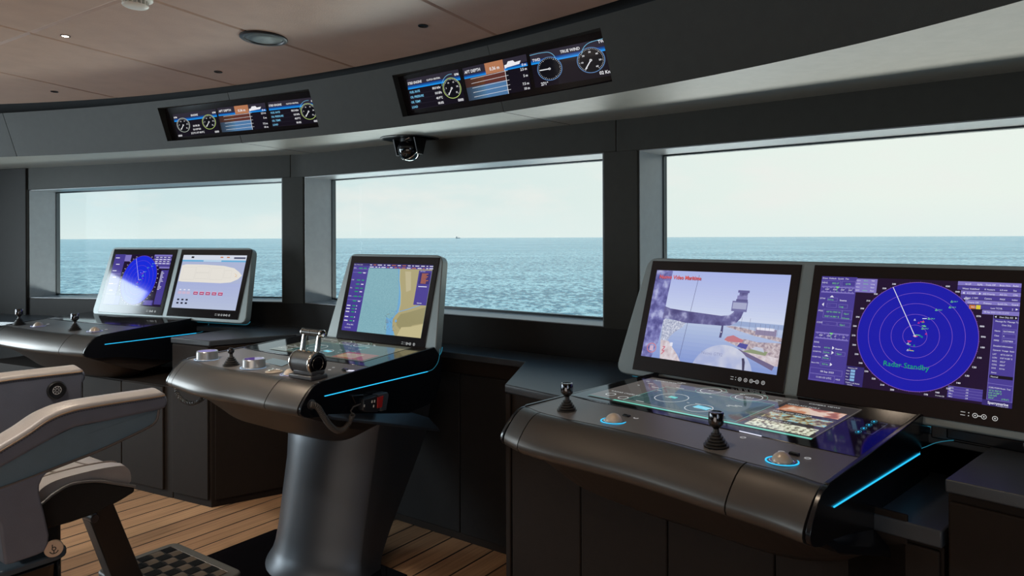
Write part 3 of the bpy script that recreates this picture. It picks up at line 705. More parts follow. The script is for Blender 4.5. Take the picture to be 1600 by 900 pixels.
def video(B):                            # quay camera picture, 160 x 100
    B.warp = 1.166
    N_ = 18
    for i in range(N_):
        t = (i+.5)/N_; y0, y1 = 49+51*i/N_, 49+51*(i+1)/N_
        a = (206, 215, 236); b = (166, 178, 228)
        c = [int(lerp(a[k], b[k], t**.8)) for k in range(3)]; B.rect(0, y0, 160, y1, scr(*c), 0)
    B.rect(0, 44, 160, 49, scr(150, 168, 206), 0)
    for i in range(10):
        t = i/9; c = [int(lerp((132, 152, 208)[k], (178, 192, 222)[k], t)) for k in range(3)]; B.rect(0, 44*i/10, 160, 44*(i+1)/10, scr(*c), 0)
    B.poly([(18, 45), (45, 42.5), (42, 37), (34, 31), (29, 25), (27, 20), (19, 20)], BOATS, 1)
    B.poly([(19, 21), (29, 20), (34, 14), (41, 7), (46, 0), (22, 0)], QUAY, 1); B.rect(31, 15, 34, 19, WH, 2)
    B.poly([(92, 42.5), (100, 43.5), (118, 42), (150, 37), (160, 36), (160, 32), (128, 35.5), (104, 40)], SHORE, 1)
    B.rect(128, 37, 153, 43.6, scr(140, 130, 160), 2); B.rect(129, 42, 150, 44.6, WH, 3)
    for x in (110, 120, 127, 133, 139, 144, 149, 154): B.line(x, 38, x, 48+6*(x == 110)+5*(x == 120), .35, scr(120, 120, 150), 3)
    B.poly([(93, 28), (102, 32), (120, 31), (132, 29.5), (160, 31), (160, 12), (122, 19), (110, 23)], SHORE, 1)
    B.poly([(93, 28.5), (96, 32), (103, 34), (112, 31), (116, 30), (114, 27.4), (98, 27)], scr(190, 120, 130), 2)
    B.poly([(109, 23), (112, 27), (122, 26), (120, 21)], scr(80, 80, 155), 3); B.poly([(116, 18.6), (126, 18), (144, 17), (146, 21), (126, 22)], scr(140, 150, 120), 3); B.poly([(126, 22), (142, 20), (140, 24), (131, 25)], scr(190, 195, 215), 3)
    B.poly([(110, 20), (156, 8), (160, 8), (160, 16), (124, 20)], QUAY, 2); B.poly([(108, 18.6), (154, 3.4), (156, 8), (112, 20.6)], scr(110, 100, 135), 3)
    # mast, boom and bell-shaped pipe
    B.poly([(0, 0), (0, 100), (19, 100), (18.6, 84), (18, 70), (18, 58), (21, 57), (21, 45), (18.4, 43), (17.6, 30), (17, 18), (14, 10), (12, 0)], MAST, 2)
    B.poly([(17, 58.6), (24, 56.5), (44, 55), (85, 53), (94, 54.4), (98, 57), (100, 60), (110.8, 60), (108.6, 52.6), (104, 47), (97, 43.6), (86, 42.6), (45, 42), (24, 45), (17, 44)], PIPE, 3)
    B.rect(95.6, 59, 114, 70, scr(112, 112, 160), 4); B.rect(96.6, 61.6, 113, 68.4, scr(164, 168, 200), 5); B.rect(100.4, 70, 112.6, 76, scr(128, 126, 176), 4); B.rect(99.6, 69.4, 113.4, 72, scr(94, 92, 140), 5); B.rect(102.4, 75, 112.4, 80, PIPE, 4); B.rect(100.4, 79, 114, 81.6, scr(100, 98, 150), 5)
    B.poly([(87.4, 43), (89.6, 43), (90, 36), (89.2, 30), (86.6, 30), (87.2, 37)], scr(80, 78, 120), 4); B.disc(88.2, 36, .6, WH, 5)
    B.line(51, 96, 44, 0, .45, scr(90, 92, 130), 1)
    # white radome
    B.poly([(62+0, 0)]+[(96+36*math.cos(a), -8+31*math.sin(a)) for a in [math.pi-.26-(math.pi-.52)*i/30 for i in range(31)]]+[(131, 0)], DOME, 4)
    B.poly([(119.5, 0), (118, 8), (117, 11.5), (119.8, 12), (121.4, 8), (122, 0)], scr(66, 62, 90), 6)
    B.text(69, 11, 'Nuovo GT92', 4.6, scr(140, 146, 184), 5)
    B.ring(10.5, 10.5, 5, .9, scr(200, 120, 130), 5); B.rect(8.4, 7.4, 12.6, 13, scr(200, 175, 200), 5); B.path([(23, 13.5), (26, 13.5), (23, 9), (26, 9), (23, 5)], 1, scr(200, 110, 130), 5)
    B.text(4.6, 90.4, 'Nuovo Video Maritime', 6.1, scr(215, 90, 85), 6, bold=True, sx=.86); B.text(4.2, 89.9, 'Nuovo Video Maritime', 6.2, scr(120, 60, 90), 5, bold=True, sx=.87)
LAND = scr(170, 160, 118); LANDD = scr(150, 143, 104); SEAC = picture_mat('chart_water', (260, 2, [(.42, (120, 165, 178)), (.5, (128, 172, 183)), (.6, (134, 178, 188))]))
def chart(B):                            # electronic chart, 160 x 100
    B.warp = 1.09
    B.rect(0, 0, 160, 100, SEAC); B.rect(0, 0, 31, 100, PUR, 1); B.rect(0, 96.5, 160, 100, PURD, 2); B.rect(31, 93.4, 160, 96.5, PUR, 2)
    B.poly([(91, 93), (95, 80), (101, 60), (103, 40), (101, 28), (92, 22), (84, 24), (88, 12), (90, 0), (104, 0), (106, 14), (104, 24), (112, 34), (108, 60), (100, 80), (96, 93)], scr(108, 164, 206), 1)
    B.poly([(95, 94), (97, 80), (104, 62), (108, 44), (107, 32), (102, 28), (98, 22), (100, 10), (108, 0), (160, 0), (160, 94)], LAND, 2)
    B.poly([(106, 90), (118, 90), (124, 64), (115, 61)], scr(186, 176, 140), 3); B.poly([(112, 30), (130, 34), (160, 42), (160, 20), (138, 16), (134, 6), (118, 8), (108, 14), (106, 22)], LANDD, 3)
    B.poly([(118, 12), (136, 14), (160, 19), (160, 0), (112, 0)], scr(192, 182, 138), 4)
    B.path([(95, 93), (98, 78), (105, 60), (108.6, 44), (107.6, 32)], .7, scr(200, 190, 140), 5)
    rnd = random.Random(9)
    for i in range(26):
        x, y = rnd.uniform(84, 112), rnd.uniform(6, 34); B.line(x, y, x+rnd.uniform(-6, 8), y+rnd.uniform(-2, 4), .4, (scr(70, 80, 100), scr(120, 90, 60), scr(90, 140, 180))[i % 3], 5)
    B.path([(100, 32), (112, 34), (124, 37), (134, 40), (148, 44)], 1.1, scr(120, 165, 205), 5); B.disc(105, 20, 2, scr(120, 165, 205), 5)
    B.rect(134, 44, 160, 92, PUR, 6); B.rect(137, 73, 158, 89, PURD, 7); B.text(137, 90, 'Own Vessel', 2, WH, 8)
    for i in range(8): B.rect(141, 86.6-i*1.8, 141+rnd.uniform(8, 15), 87.6-i*1.8, ORG, 8)
    B.rect(138, 69, 155, 70, WH, 8); B.text(141, 46, 'Route List', 2.2, WH, 8, bold=True)
    for y in (94.2, 97.4):
        x = 33
        while x < 156: w = rnd.uniform(3, 9); B.rect(x, y, x+w, y+1.1, WH if rnd.random() > .2 else ORG, 8); x += w+rnd.uniform(2, 4)
    B.text(1, 97.2, 'Docs  Default  Quick', 2, WH, 8)
    for i, y in enumerate((92, 85, 74, 68, 62, 57, 50, 43)): B.text(1.5, y, ('HDG', '', 'STW', '', 'POS', '', 'COG', '')[i], 2.4, WH, 8); B.rect(12, y, 19, y+1.3, GRND, 8); B.rect(22, y, 27, y+1.3, WH if i % 2 else GRND, 8)
    for y in (86, 45): B.rect(1, y+5, 30, y+5.5, LAV, 7); B.rect(1, y, 30, y+.5, LAV, 7)
    for i, y in enumerate((36, 31.5, 27, 19.5, 14)): B.rect(2, y, 9, y+1.3, WH, 8); B.rect(13, y, 19, y+1.3, GRND, 8); B.poly([(21, y-.5), (21, y+2), (22.6, y+.7)], WH, 8)
    B.text(9, 8.4, '08 Sep 2023', 2.6, WH, 8); B.text(5, 3.8, '11:01:15 UTC', 2.3, WH, 8)
def deckplan(B):                         # stability / deck plan page
    B.rect(0, 0, 160, 100, scr(168, 178, 210)); B.rect(0, 90, 160, 100, scr(208, 214, 228), 1); B.rect(0, 87.4, 160, 90.6, scr(98, 170, 212), 2)
    for i in range(8): B.rect(0, i*6, 160, i*6+6, scr(180-i*2, 190-i*2, 216), 1)
    B.rect(55, 87.8, 100, 90.2, scr(190, 215, 235), 3)
    top = [(2, 80), (12, 82), (60, 82), (110, 80), (136, 76), (150, 69), (158, 63)]; bot = [(150, 56), (134, 50), (110, 48), (60, 48.5), (12, 49), (2, 50)]
    B.poly(top+bot, scr(226, 222, 214), 3)
    for (x0, y0, x1, y1) in ((8, 53, 40, 77), (42, 55, 76, 66), (42, 67, 76, 78), (80, 54, 112, 76), (114, 58, 132, 72)): B.frame(x0, y0, x1, y1, .4, scr(206, 202, 196), 4)
    B.path([(140, 66), (146, 63), (142, 61), (147, 60)], .6, scr(220, 175, 120), 5)
    B.rect(22, 94, 29, 97.4, scr(30, 30, 40), 4); B.rect(130, 93.4, 158, 96.4, scr(60, 65, 95), 4); B.rect(96, 95, 103, 97, ORG, 4); B.rect(112, 95, 119, 97, ORG, 4)
    for i in range(5): B.rect(48+i*15.5, 25.6, 59+i*15.5, 30.8, scr(175, 60, 105), 4); B.rect(48+i*15.5, 30.8, 59+i*15.5, 32, scr(215, 180, 205), 4); B.rect(50+i*15.5, 27.6, 57+i*15.5, 28.6, WH, 5)
    for i in range(3): B.rect(8+i*11, 26, 17+i*11, 31, scr(200, 180, 205), 4); B.rect(10+i*11, 33, 15+i*11, 35, WH, 4)
    for j in range(2):
        for i in range(3): B.rect(10+i*11, 14-j*6.4, 15.6+i*11, 17-j*6.4, scr(25, 25, 45), 4)

# ================================================================== HELM CONSOLES
TILT = math.radians(16.5); SW, SH = .534, .332
BROWN = mat('console_under', (.03, .022, .018), .4)
def smooth_front(pxs, z): return catmull([at(x, y, z) for x, y in pxs], 8)
def arc_len(P):
    L_ = [0]
    for a, b in zip(P, P[1:]): L_.append(L_[-1]+(b-a).length)
    return L_
def pick(P, L_, t):
    x = t*L_[-1]
    for i in range(len(L_)-1):
        if L_[i+1] >= x: return lerp(P[i], P[i+1], (x-L_[i])/max(1e-9, L_[i+1]-L_[i]))
    return P[-1]
Z0, Z1 = .91, .955
PROF = [(0, 0), (.014, -.001), (.030, -.007), (.050, -.022), (.070, -.043), (.086, -.064), (.094, -.079), (.096, -.092), (.090, -.104), (.072, -.114), (.040, -.123), (.015, -.13)]
def rounded(pts, r, n=6):
    """round the corners of a 2-D polygon, r per corner"""
    out = []
    for i, p in enumerate(pts):
        a, b = Vector(pts[i-1]), Vector(pts[(i+1) % len(pts)]); p = Vector(p); ri = r[i] if isinstance(r, (list, tuple)) else r
        if ri <= 0: out.append(p); continue
        da, db = (a-p).normalized(), (b-p).normalized(); p0, p1 = p+da*ri, p+db*ri
        for k in range(n+1):
            t = k/n; out.append((p0*(1-t)+p*t)*(1-t) + (p*(1-t)+p1*t)*t)
    return out
def monitor_bank(root, M, offs, specs, left, right, topm=.05, botm=.075, rc=(.045, .05), led=None, z=1.012, tilt=16.5, SH=.332):
    TILT = math.radians(tilt)
    """M: plan frame at the lower left corner of the first display. offs: display offsets along u"""
    w = (M.v*math.sin(TILT) + Z*math.cos(TILT)); n = M.u.cross(w).normalized()     # n points to the operator?
    if n.dot(M.v) > 0: n = -n
    P = lambda a, h, d=0: M(a, 0, z) + w*h + n*d
    tot0, tot1 = offs[0], offs[-1]+SW
    oh = SH+topm
    pl = [(tot0-left[1], -botm), (tot1+right[1], -botm), (tot1+right[0], oh), (tot0-left[0], oh)]
    rp = rounded(pl, [rc[1], rc[1], rc[0], rc[0]])
    m = MB(); m.prism([P(a, h, -.004) for a, h in rp], -n*.042)
    ho = m.build('monitor_housing', HOUSE, root, bevel=.004, seg=2, angle=60)
    # slim back shell
    cx_ = sum(p[0] for p in rp)/len(rp); cy_ = sum(p[1] for p in rp)/len(rp)
    m = MB(); m.prism([P(cx_+(a-cx_)*.93, cy_+(h-cy_)*.9, -.046) for a, h in rp], -n*.03); m.build('back_shell', SIDEM, ho, bevel=.01)
    # luminous line running round the rim
    if led:
        pts = [P(a*1.0, h, -.049) for a, h in rp]
        m = MB(); m.tube([pts[i % len(pts)] for i in led(len(pts), rp)], .0017, 6); m.build('light_line', CYAND, ho)
    for off, (draw, kind) in zip(offs, specs):
        bw = .03
        mm = MB(); b0, b1, h0, h1 = off-bw, off+SW+bw, -.055, SH+.037
        c = [P(b0, h0, .0), P(b1, h0, 0), P(b1, h1, 0), P(b0, h1, 0)]
        mm.prism([q - n*.006 for q in c], n*.006)
        mo = mm.build('monitor', BEZEL, root, bevel=.0015)
        Bz = Board(P(b0, h0, .0004), P(b1, h0, .0004), P(b1, h1, .0004), P(b0, h1, .0004), (b1-b0)*100, (h1-h0)*100)
        buttons(Bz, kind); Bz.build('touch_symbols', mo)
        Bs = Board(P(off, 0, .0008), P(off+SW, 0, .0008), P(off+SW, SH, .0008), P(off, SH, .0008), 160, 100)
        draw(Bs); s_ = Bs.build('screen', mo)
    return P, n
def joystick(root, p, s=1.0, kind='cap'):
    m = MB(); r = []
    for k in range(5):
        R0 = (.031-.0045*k)*s; h = .007*k*s; r += [(R0*.72, h), (R0, h+.0012*s), (R0*1.02, h+.0045*s), (R0*.70, h+.0058*s)]
    m.lathe(p, [(.031*s, 0)] + r + [(.008*s, .037*s), (.007*s, .044*s)], Z, 28)
    b = m.build('joystick', RUBBER, root, smooth=True)
    m = MB()
    if kind == 'cap': s *= 1.1; m.lathe(p+Z*.040*s, [(.005*s, -.002), (.010*s, .004*s), (.0165*s, .011*s), (.0172*s, .014*s), (.0172*s, .036*s), (.0158*s, .0385*s), (.014*s, .0385*s), (.012*s, .037*s)], Z, 24)
    else: m.lathe(p+Z*.036*s, [(.007*s, 0), (.007*s, .010*s)] + [(.013*s*math.sin(a*PI/10), .021*s-.013*s*math.cos(a*PI/10)) for a in range(2, 10)], Z, 20)
    m.build('grip', BLKCHR if kind == 'cap' else GLOSS, b, smooth=True)
def trackball(root, p, s=1.0, ring=True):
    m = MB(); m.lathe(p-Z*.004, [(.0255*s*math.cos(a*PI/20), .027*s*math.sin(a*PI/20)) for a in range(0, 10)]+[(.0005, .027*s)], Z, 32, cap=False)
    b = m.build('trackball', BRONZEB, root, smooth=True)
    m = MB(); m.lathe(p, [(.030*s, .0005), (.030*s, .0025), (.027*s, .003), (.0255*s, .0018)], Z, 36, cap=False); m.build('bezel_ring', CHROME, b, smooth=True)
    m = MB(); m.lathe(p, [(.035*s, .0008), (.0355*s, .0022), (.0385*s, .0022), (.039*s, .0008)], Z, 40, cap=False)
    m.build('light_ring', CYAN if ring else mat('dim_ring', (.3, .3, .45), .4, emit=(.3, .35, .8), es=.3), b, smooth=True)

def helm(name, label, front, fl, fr, rr, rl, seamt, M, offs, specs, left, right, base, hull=True, z_scr=1.012, topm=.05, side_kind='beyond', curve=None, name_led=True, tilt=16.5, sh=.332, tg=.42):
    root = thing(name, label, 'console', (base[0], base[1], 0), 'helm consoles')
    Pf = smooth_front(front, Z0); FL, FR_ = Pf[0], Pf[-1]; RR, RL = rr, rl
    D = (FR_-FL); D.z = 0; D.normalize(); out = Vector((D.y, -D.x, 0))       # towards the operator
    if out.y > 0: out = -out
    Lf = arc_len(Pf)
    up = (RR-FR_); depth = math.hypot(up.x, up.y)
    def dk(s, t, dz=0):                    # a point of the sloping desk
        a = pick(Pf, Lf, s); b = lerp(RL, RR, s); p = lerp(a, b, t); p.z = lerp(Z0, Z1, t)+dz; return p
    NS = 24
    # satin desk top at the operator side
    m = MB(); rows = []
    for i in range(NS+1):
        s = i/NS; rows.append([dk(s, 0), dk(s, tg), dk(s, tg, -.03), dk(s, .02, -.03)])
    m.grid(rows, closed=True); m.poly(rows[0]); m.poly(rows[-1]); m.build('desk_top', DECKM, root, smooth=True, angle=30)
    # front bolster in three upholstered pieces
    cutss = [0, seamt[0], seamt[1], 1]; nor = out
    def pr(s, q, dz): return dk(s, 0) + nor*q + Z*dz
    for a, b in zip(cutss, cutss[1:]):
        a2, b2 = a+(.002 if a else 0), b-(.002 if b < 1 else 0); m = MB(); rows = []
        k = max(2, int((b-a)*24))
        for i in range(k+1):
            s = lerp(a2, b2, i/k); rows.append([pr(s, q, dz-.0008) for q, dz in PROF] + [pr(s, -.03, -.13), pr(s, -.03, -.01)])
        m.grid(rows, closed=True); m.poly(rows[0]); m.poly(rows[-1])
        m.build('front_bolster', SATIN, root, smooth=True, angle=50)
    # glass touch table at the back of the desk
    m = MB(); g = [dk(0, tg, .001), dk(1, tg, .001), dk(1, 1.02, .001), dk(0, 1.02, .001)]
    m.prism([p-Z*.012 for p in g], Z*.012)
    gt = m.build('touch_table', GLOSS, root, bevel=.002)
    # side panels
    pl = {}
    for s, sg in ((1, 1), (0, -1)):
        e = dk(s, 0); r = dk(s, 1); dv = Vector((r.x-e.x, r.y-e.y, 0)).normalized(); uo = Vector((-dv.y, dv.x, 0)); uo = -uo if uo.dot(D)*sg < 0 else uo
        def S(v, z, d=0, e=e, dv=dv, uo=uo): return Vector((e.x, e.y, 0)) + dv*v + uo*d + Z*z
        prof = [S(-q*.985*abs(nor.dot(dv)), Z0+dz) for q, dz in PROF[:-1]]
        body = prof + [S(.10, .775), S(depth*.78, .70), S(depth+.03, .715), S(depth+.075, .80), S(depth+.085, .9), S(depth+.03, Z1+.005), S(depth*.6, Z0+(Z1-Z0)*.6+.0035), S(0.0, Z0+.0035)]
        m = MB(); m.prism(body, uo*.012); m.build('side_panel', SIDEM, root, bevel=.003)
        pl[sg] = S
        # light strip let into the side
        zl = .858
        rim = [S(.02, zl, .0138), S(depth-.02, zl, .0138)]
        if side_kind == 'beyond' or sg < 0: ext = [S(depth+.02, zl+.004, .0125), S(depth+.05, zl+.02, .0125), S(depth+.07, zl+.05, .0125)]
        else: ext = [S(depth+.02, zl+.006, .0125), S(depth+.055, zl+.035, .0125), S(depth+.07, zl+.09, .0125)]
        m = MB(); m.tube(rim, .0019, 8); m.build('light_strip', CYAN, root)
        if side_kind == 'beyond' and sg > 0 and curve: ext = [at(*q_) for q_ in curve]
        m = MB(); m.tube(catmull([rim[-1]]+ext, 5), .0011, 6); m.build('light_line', CYAND, root)
    # hull under the desk
    m = MB(); rows = []
    def inw(s, v, dz): p = dk(s, v/depth); p.z = Z0+dz; return p
    for i in range(NS+1):
        s = i/NS; hb = 1-(2*s-1)**4; s = lerp(.012, .988, s)
        rows.append([pr(s, .060, -.1175), inw(s, .02, -.150), inw(s, .12, -.195-.06*hb), inw(s, .25, -.235-.08*hb), inw(s, depth*.8, -.20-.04*hb), inw(s, depth*.8, -.05), inw(s, .0, -.06)])
    m.grid(rows, closed=True); m.poly(rows[0]); m.poly(rows[-1])
    m.build('hull', BROWN, root, smooth=True, angle=50)
    P, n = monitor_bank(root, M, offs, specs, left, right, topm=topm, z=z_scr, tilt=tilt, SH=sh, led=lambda N_, rp: [9, 10, 11, 12, 13] if side_kind != 'beyond' else (list(range(6, 12)) if name_led else [6, 7]))
    return root, dk, S if False else pl, gt, pr
def touch_ui(gt, dk, s0, s1, t0, t1, seed, base=None, tiles=True, bar=True):
    """the picture lit up inside the horizontal glass"""
    B = Board(dk(s0, t0, .0022), dk(s1, t0, .0022), dk(s1, t1, .0022), dk(s0, t1, .0022), 200, 90, base or scr(96, 91, 88, .75), step=.0002)
    r = random.Random(seed); DG = scr(60, 84, 84, .8); LN = scr(110, 160, 150, .9); W_ = scr(200, 205, 205, .9); TEAL = scr(110, 205, 185, .9)
    if bar:
        B.rect(28, 0, 200, 3.2, TEAL, 1); B.rect(0, 0, 26, 3.2, scr(50, 90, 85, .8), 1)
    B.poly([(34, 10), (140, 6), (140, 66), (34, 62)], DG, 1); B.frame(34, 6, 140, 66, .7, LN, 2)
    for i in range(7): B.line(40+i*15, 8, 48+i*14, 62, .35, scr(95, 120, 116, .8), 2)
    for x, y, rr in ((14, 15, 4.2), (30, 12, 4.2), (74, 76, 9), (112, 74, 11), (98, 22, 11), (62, 36, 14)): B.ring(x, y, rr, .7, W_, 3, 40)
    B.ring(112, 74, 15, .5, LN, 3, 40); B.ring(74, 76, 13, .4, LN, 3, 40); B.text(112, 72.6, '352.3', 4, W_, 4, align='c'); B.text(74, 74.6, '0.0', 4, W_, 4, align='c')
    B.poly([(92, 22), (106, 20), (107, 27), (93, 29)], scr(110, 200, 220, 1), 4); B.poly([(58, 36), (66, 35), (66, 40), (58, 41)], scr(90, 190, 180, 1), 4)
    for i in range(26): x, y = r.uniform(4, 138), r.uniform(8, 86); B.rect(x, y, x+r.uniform(2, 9), y+.9, W_, 4)
    B.text(6, 24, 'RADAR OVERLAY', 4, W_, 4); B.text(10, 80, 'NAVIGATION', 4, W_, 4)
    if tiles:
        B.rect(143, 4, 199, 88, scr(62, 58, 60, .8), 2)
        cols = (picture_mat('cam_deck', (90, 3, [(.4, (110, 100, 90)), (.5, (200, 205, 180)), (.62, (225, 225, 205))])), picture_mat('cam_teak', (60, 3, [(.4, (90, 70, 60)), (.52, (170, 160, 120)), (.62, (140, 190, 200))])), picture_mat('cam_aft', (25, 2, [(.42, (150, 95, 70)), (.5, (190, 130, 100)), (.6, (214, 190, 170))])))
        for i, c in enumerate(cols):
            y = 6+i*24; B.rect(147, y, 196, y+17, c, 3); B.text(147, y+18.4, ('MAIN DECK AFT', 'MAIN SIDE TENDER', 'MAIN AFT PORT')[i], 3.6, W_, 4)
        B.text(160, 82, 'CAMERA VIEWS', 3.6, W_, 4)
    return B.build('touch_image', gt)
def button_marks(root, pts):
    """little printed rings beside the trackballs"""
    for p, r in pts:
        m = MB(); m.lathe(p, [(r*.62, .0006), (r*.62, .0013), (r, .0013), (r, .0006)], Z, 20, cap=False)
        m.build('printed_ring', mat('print_glow', (.6, .6, .62), .5, emit=(.6, .62, .66), es=.35), root)
def dkz(x, y, dk):                       # desk point under a picture position
    n = (dk(1, 0)-dk(0, 0)).cross(dk(.5, .5)-dk(.5, 0)).normalized(); return onplane(x, y, dk(.5, .2), n)

# ---------- starboard console (right)
M = Fr((.482, 2.724), 43)
rootR, dkR, SR, gtR, prR = helm('helm_console', 'wide dual-monitor bridge console on the right showing a harbour camera and a large blue radar', [(823, 635), (859, 648), (1006, 679.5), (1157, 719), (1230, 738), (1287, 756)], None, None,
    at(1432, 650, Z1), at(1008, 586, Z1), (.09, .80), M, [0, .637], [(video, 'five'), (radar, 'two')], (.055, .11), (.08, .11), (.6, 2.2), z_scr=1.006, tg=.33, name_led=False, tilt=18, sh=.333, curve=[(1438, 702, .866), (1448, 697.5, .872), (1462, 692, .882), (1478, 689, .892), (1490, 688, .899)])
m = MB(); Sq = SR[1]; m.prism([Sq(.0, .80, .004), Sq(.40, .72, .004), Sq(.46, .69, .03), Sq(.40, .66, .065), Sq(.03, .775, .02)], -Z*.02); m.build('hull_ledge', SIDEM, rootR, bevel=.002)
m = MB(); m.prism([M(a, b, .90) for a, b in ((1.02, .0), (1.20, -.01), (1.22, .10), (1.0, .12))] , Z*.03); m.prism([M(a, b, .893) for a, b in ((.98, .005), (1.25, .005), (1.25, .14), (.98, .14))], Z*.07); m.build('housing_base', SIDEM, rootR, bevel=.004)
m = MB(); m.tube([at(1558, 687, .9), at(1580, 688.5, .9), at(1604, 691.5, .9)], .0011, 6); m.build('light_line', mat('blue_line', (.0, .02, .1), .4, emit=(.02, .14, .55), es=.8), rootR)
for x, y, s in ((886, 642, 1.0), (1119, 697, 1.02)): joystick(rootR, dkz(x, y, dkR), s)
for x, y in ((959, 658), (1222, 721)): trackball(rootR, dkz(x, y, dkR))
button_marks(rootR, [(dkz(x, y, dkR), .008) for x, y in ((966, 647), (994, 653.5), (1221, 706.5), (1262, 716.5), (1161, 684))])
touch_ui(gtR, dkR, .055, .85, .40, .96, 3)
B = Board(dkR(.88, .50, .0026), dkR(.99, .50, .0026), dkR(.99, .95, .0026), dkR(.88, .95, .0026), 20, 30)
for i, (x, y) in enumerate(((8, 8), (8, 12), (8, 16), (8, 20))): B.ring(x, y, 1.3, .35, CYAND, 1, 20); B.disc(x, y, .5, CYAN, 1, 12)
B.path([(11, 8), (15, 8), (15, 20), (11, 20)], .2, scr(80, 90, 130, .6), 1); B.build('button_glow', gtR)
for (x, y) in ((979, 651), (1241, 711)):   # tiny rocker switches by the trackballs
    q = dkz(x, y, dkR); m = MB(); m.box(q+Z*.003, M.u*.012, M.v*.006, Z*.003); m.build('rocker_switch', GLOSS, rootR, bevel=.001)
B = Board(dkz(1155, 676, dkR)+Z*.003, dkz(1190, 684, dkR)+Z*.003, dkz(1190, 682.3, dkR)+Z*.003, dkz(1155, 674.3, dkR)+Z*.003, 10, 1, WH); B.build('printed_label', rootR)

# ---------- centre console
M = Fr((-.2345*3.642, 3.642), 54.6)
rootC, dkC, SC_, gtC, prC = helm('helm_console', 'single-monitor centre helm console with chart display, throttle lever and flared dark pedestal', [(294, 561), (340, 573.4), (402, 582.6), (457, 592), (497, 598)], None, None,
    at(669, 545, Z1), at(478, 523, Z1), (.05, .80), M, [0], [(chart, 'two')], (.05, .11), (.045, .10), (-1.0, 3.1), z_scr=.99, side_kind='flush', tilt=14.8, sh=.343)
touch_ui(gtC, dkC, .18, .90, .50, .97, 5, scr(88, 90, 80, .7), tiles=False, bar=False)
B = Board(dkC(.66, .52, .003), dkC(.88, .52, .003), dkC(.88, .68, .003), dkC(.66, .68, .003), 40, 20, scr(150, 92, 78, .7)); B.rect(3, 3, 26, 16, scr(170, 150, 120, .7), 1); B.build('camera_tile', gtC)
for x, y, s in ((361, 571, 1.0),): joystick(rootC, dkz(x, y, dkC), s*1.08, 'ball')
trackball(rootC, dkz(453, 585, dkC), 1.0, ring=False)
for x, y in ((324, 561), (397, 574)):      # two fat rotary knobs
    q = dkz(x, y, dkC); m = MB(); m.lathe(q, [(.049, 0), (.049, .002), (.0455, .004), (.045, .034), (.043, .037), (.039, .037), (.038, .034)], Z, 40)
    k = m.build('rotary_knob', SILVER, rootC, smooth=True, angle=30)
    m = MB(); m.lathe(q, [(.0385, .035), (.0385, .0362), (.0005, .0362)], Z, 40, cap=False); m.build('knob_face', scr(96, 60, 150, .6), k)
    m = MB(); m.lathe(q, [(.052, .0006), (.052, .0016), (.056, .0016), (.056, .0006)], Z, 40, cap=False); m.build('light_ring', mat('dim_ring2', (.3, .4, .5), .4, emit=(.3, .5, .8), es=.5), k)
q = dkz(428, 581, dkC); m = MB()           # small oval selector with bright paddles
m.lathe(q, [(.034, 0), (.034, .003), (.030, .005), (.0005, .005)], Z, 32, cap=False); sel = m.build('selector_dial', BRONZEB, rootC, smooth=True, angle=30)
m = MB()
for a in (0, 1, 2): 
    d = Vector((math.cos(a*2.1), math.sin(a*2.1), 0)); m.box(q+d*.015+Z*.008, d*.010, d.cross(Z)*.004, Z*.003)
m.build('paddle', CHROME, sel, bevel=.001)
# square touch pad
A = [dkz(x, y, dkC)+Z*.0015 for x, y in ((409, 565.5), (440, 573), (457, 566), (427, 560))]
m = MB(); m.prism([p-Z*.0015 for p in A], Z*.0017); m.build('touch_pad', GLOSS, rootC)
# throttle: drum with dial end, two arms and cross grip
q = dkz(480, 591, dkC); u, v = M.u, M.v
m = MB(); m.prism([q+u*a+v*b for a, b in ((-.075, -.03), (.06, -.03), (.06, .05), (-.075, .05))], Z*.016); m.prism([q+u*a+v*b+Z*.016 for a, b in ((-.06, -.02), (.05, -.02), (.05, .045), (-.06, .045))], Z*.016)
th = m.build('throttle', mat('throttle_base', (.05, .05, .055), .3), rootC, bevel=.004)
dc_ = q + v*.012 + Z*.058
m = MB(); m.lathe(dc_-u*.07, [(.038, 0), (.042, .003), (.042, .105), (.038, .108)], u, 40); m.build('drum', mat('drum_black', (.035, .035, .037), .35, bump=(500, .3)), th, smooth=True)
m = MB(); m.lathe(dc_+u*.036, [(.044, 0), (.046, .003), (.046, .008), (.043, .012), (.035, .0125)], u, 40, cap=False); m.lathe(dc_-u*.074, [(.043, .0), (.045, .003), (.045, .008), (.042, .01)], u, 40)
m.lathe(dc_+u*.048, [(.024, .0), (.0245, .0015), (.026, .0015), (.0265, 0)], u, 32, cap=False); m.build('chrome_rim', CHROME, th, smooth=True)
m = MB(); m.lathe(dc_+u*.036, [(.043, .0), (.043, .0115), (.0005, .0118)], u, 40, cap=False); m.build('dial_face', GLOSS, th, smooth=True)
for a in (-.056, .03):
    m = MB(); base_ = dc_ + u*a + v*.005
    m.prism([base_-v*.012+u*-.006, base_+v*.012+u*-.006, base_+v*.026+Z*.108+u*-.006, base_+v*.010+Z*.112+u*-.006], u*.012)
    m.build('lever_arm', CHROME, th, bevel=.003)
g0 = dc_ + v*.024 + Z*.112
m = MB(); m.tube([g0-u*.066, g0-u*.014], .0135, 20); m.tube([g0-u*.012, g0+u*.04], .0135, 20); m.build('lever_grip', mat('grip_gunmetal', (.10, .095, .09), .25, metal=.6), th, smooth=True)
m = MB(); m.lathe(g0+u*.04, [(.0145, 0), (.0155, .002), (.0155, .008), (.012, .010), (.006, .008)], u, 24); m.build('grip_cap', CHROME, th, smooth=True); m = MB(); m.lathe(g0-u*.068, [(.012, -.004), (.0148, 0), (.0148, .004)], u, 24); m.build('grip_cap', CHROME, th, smooth=True)
m = MB()
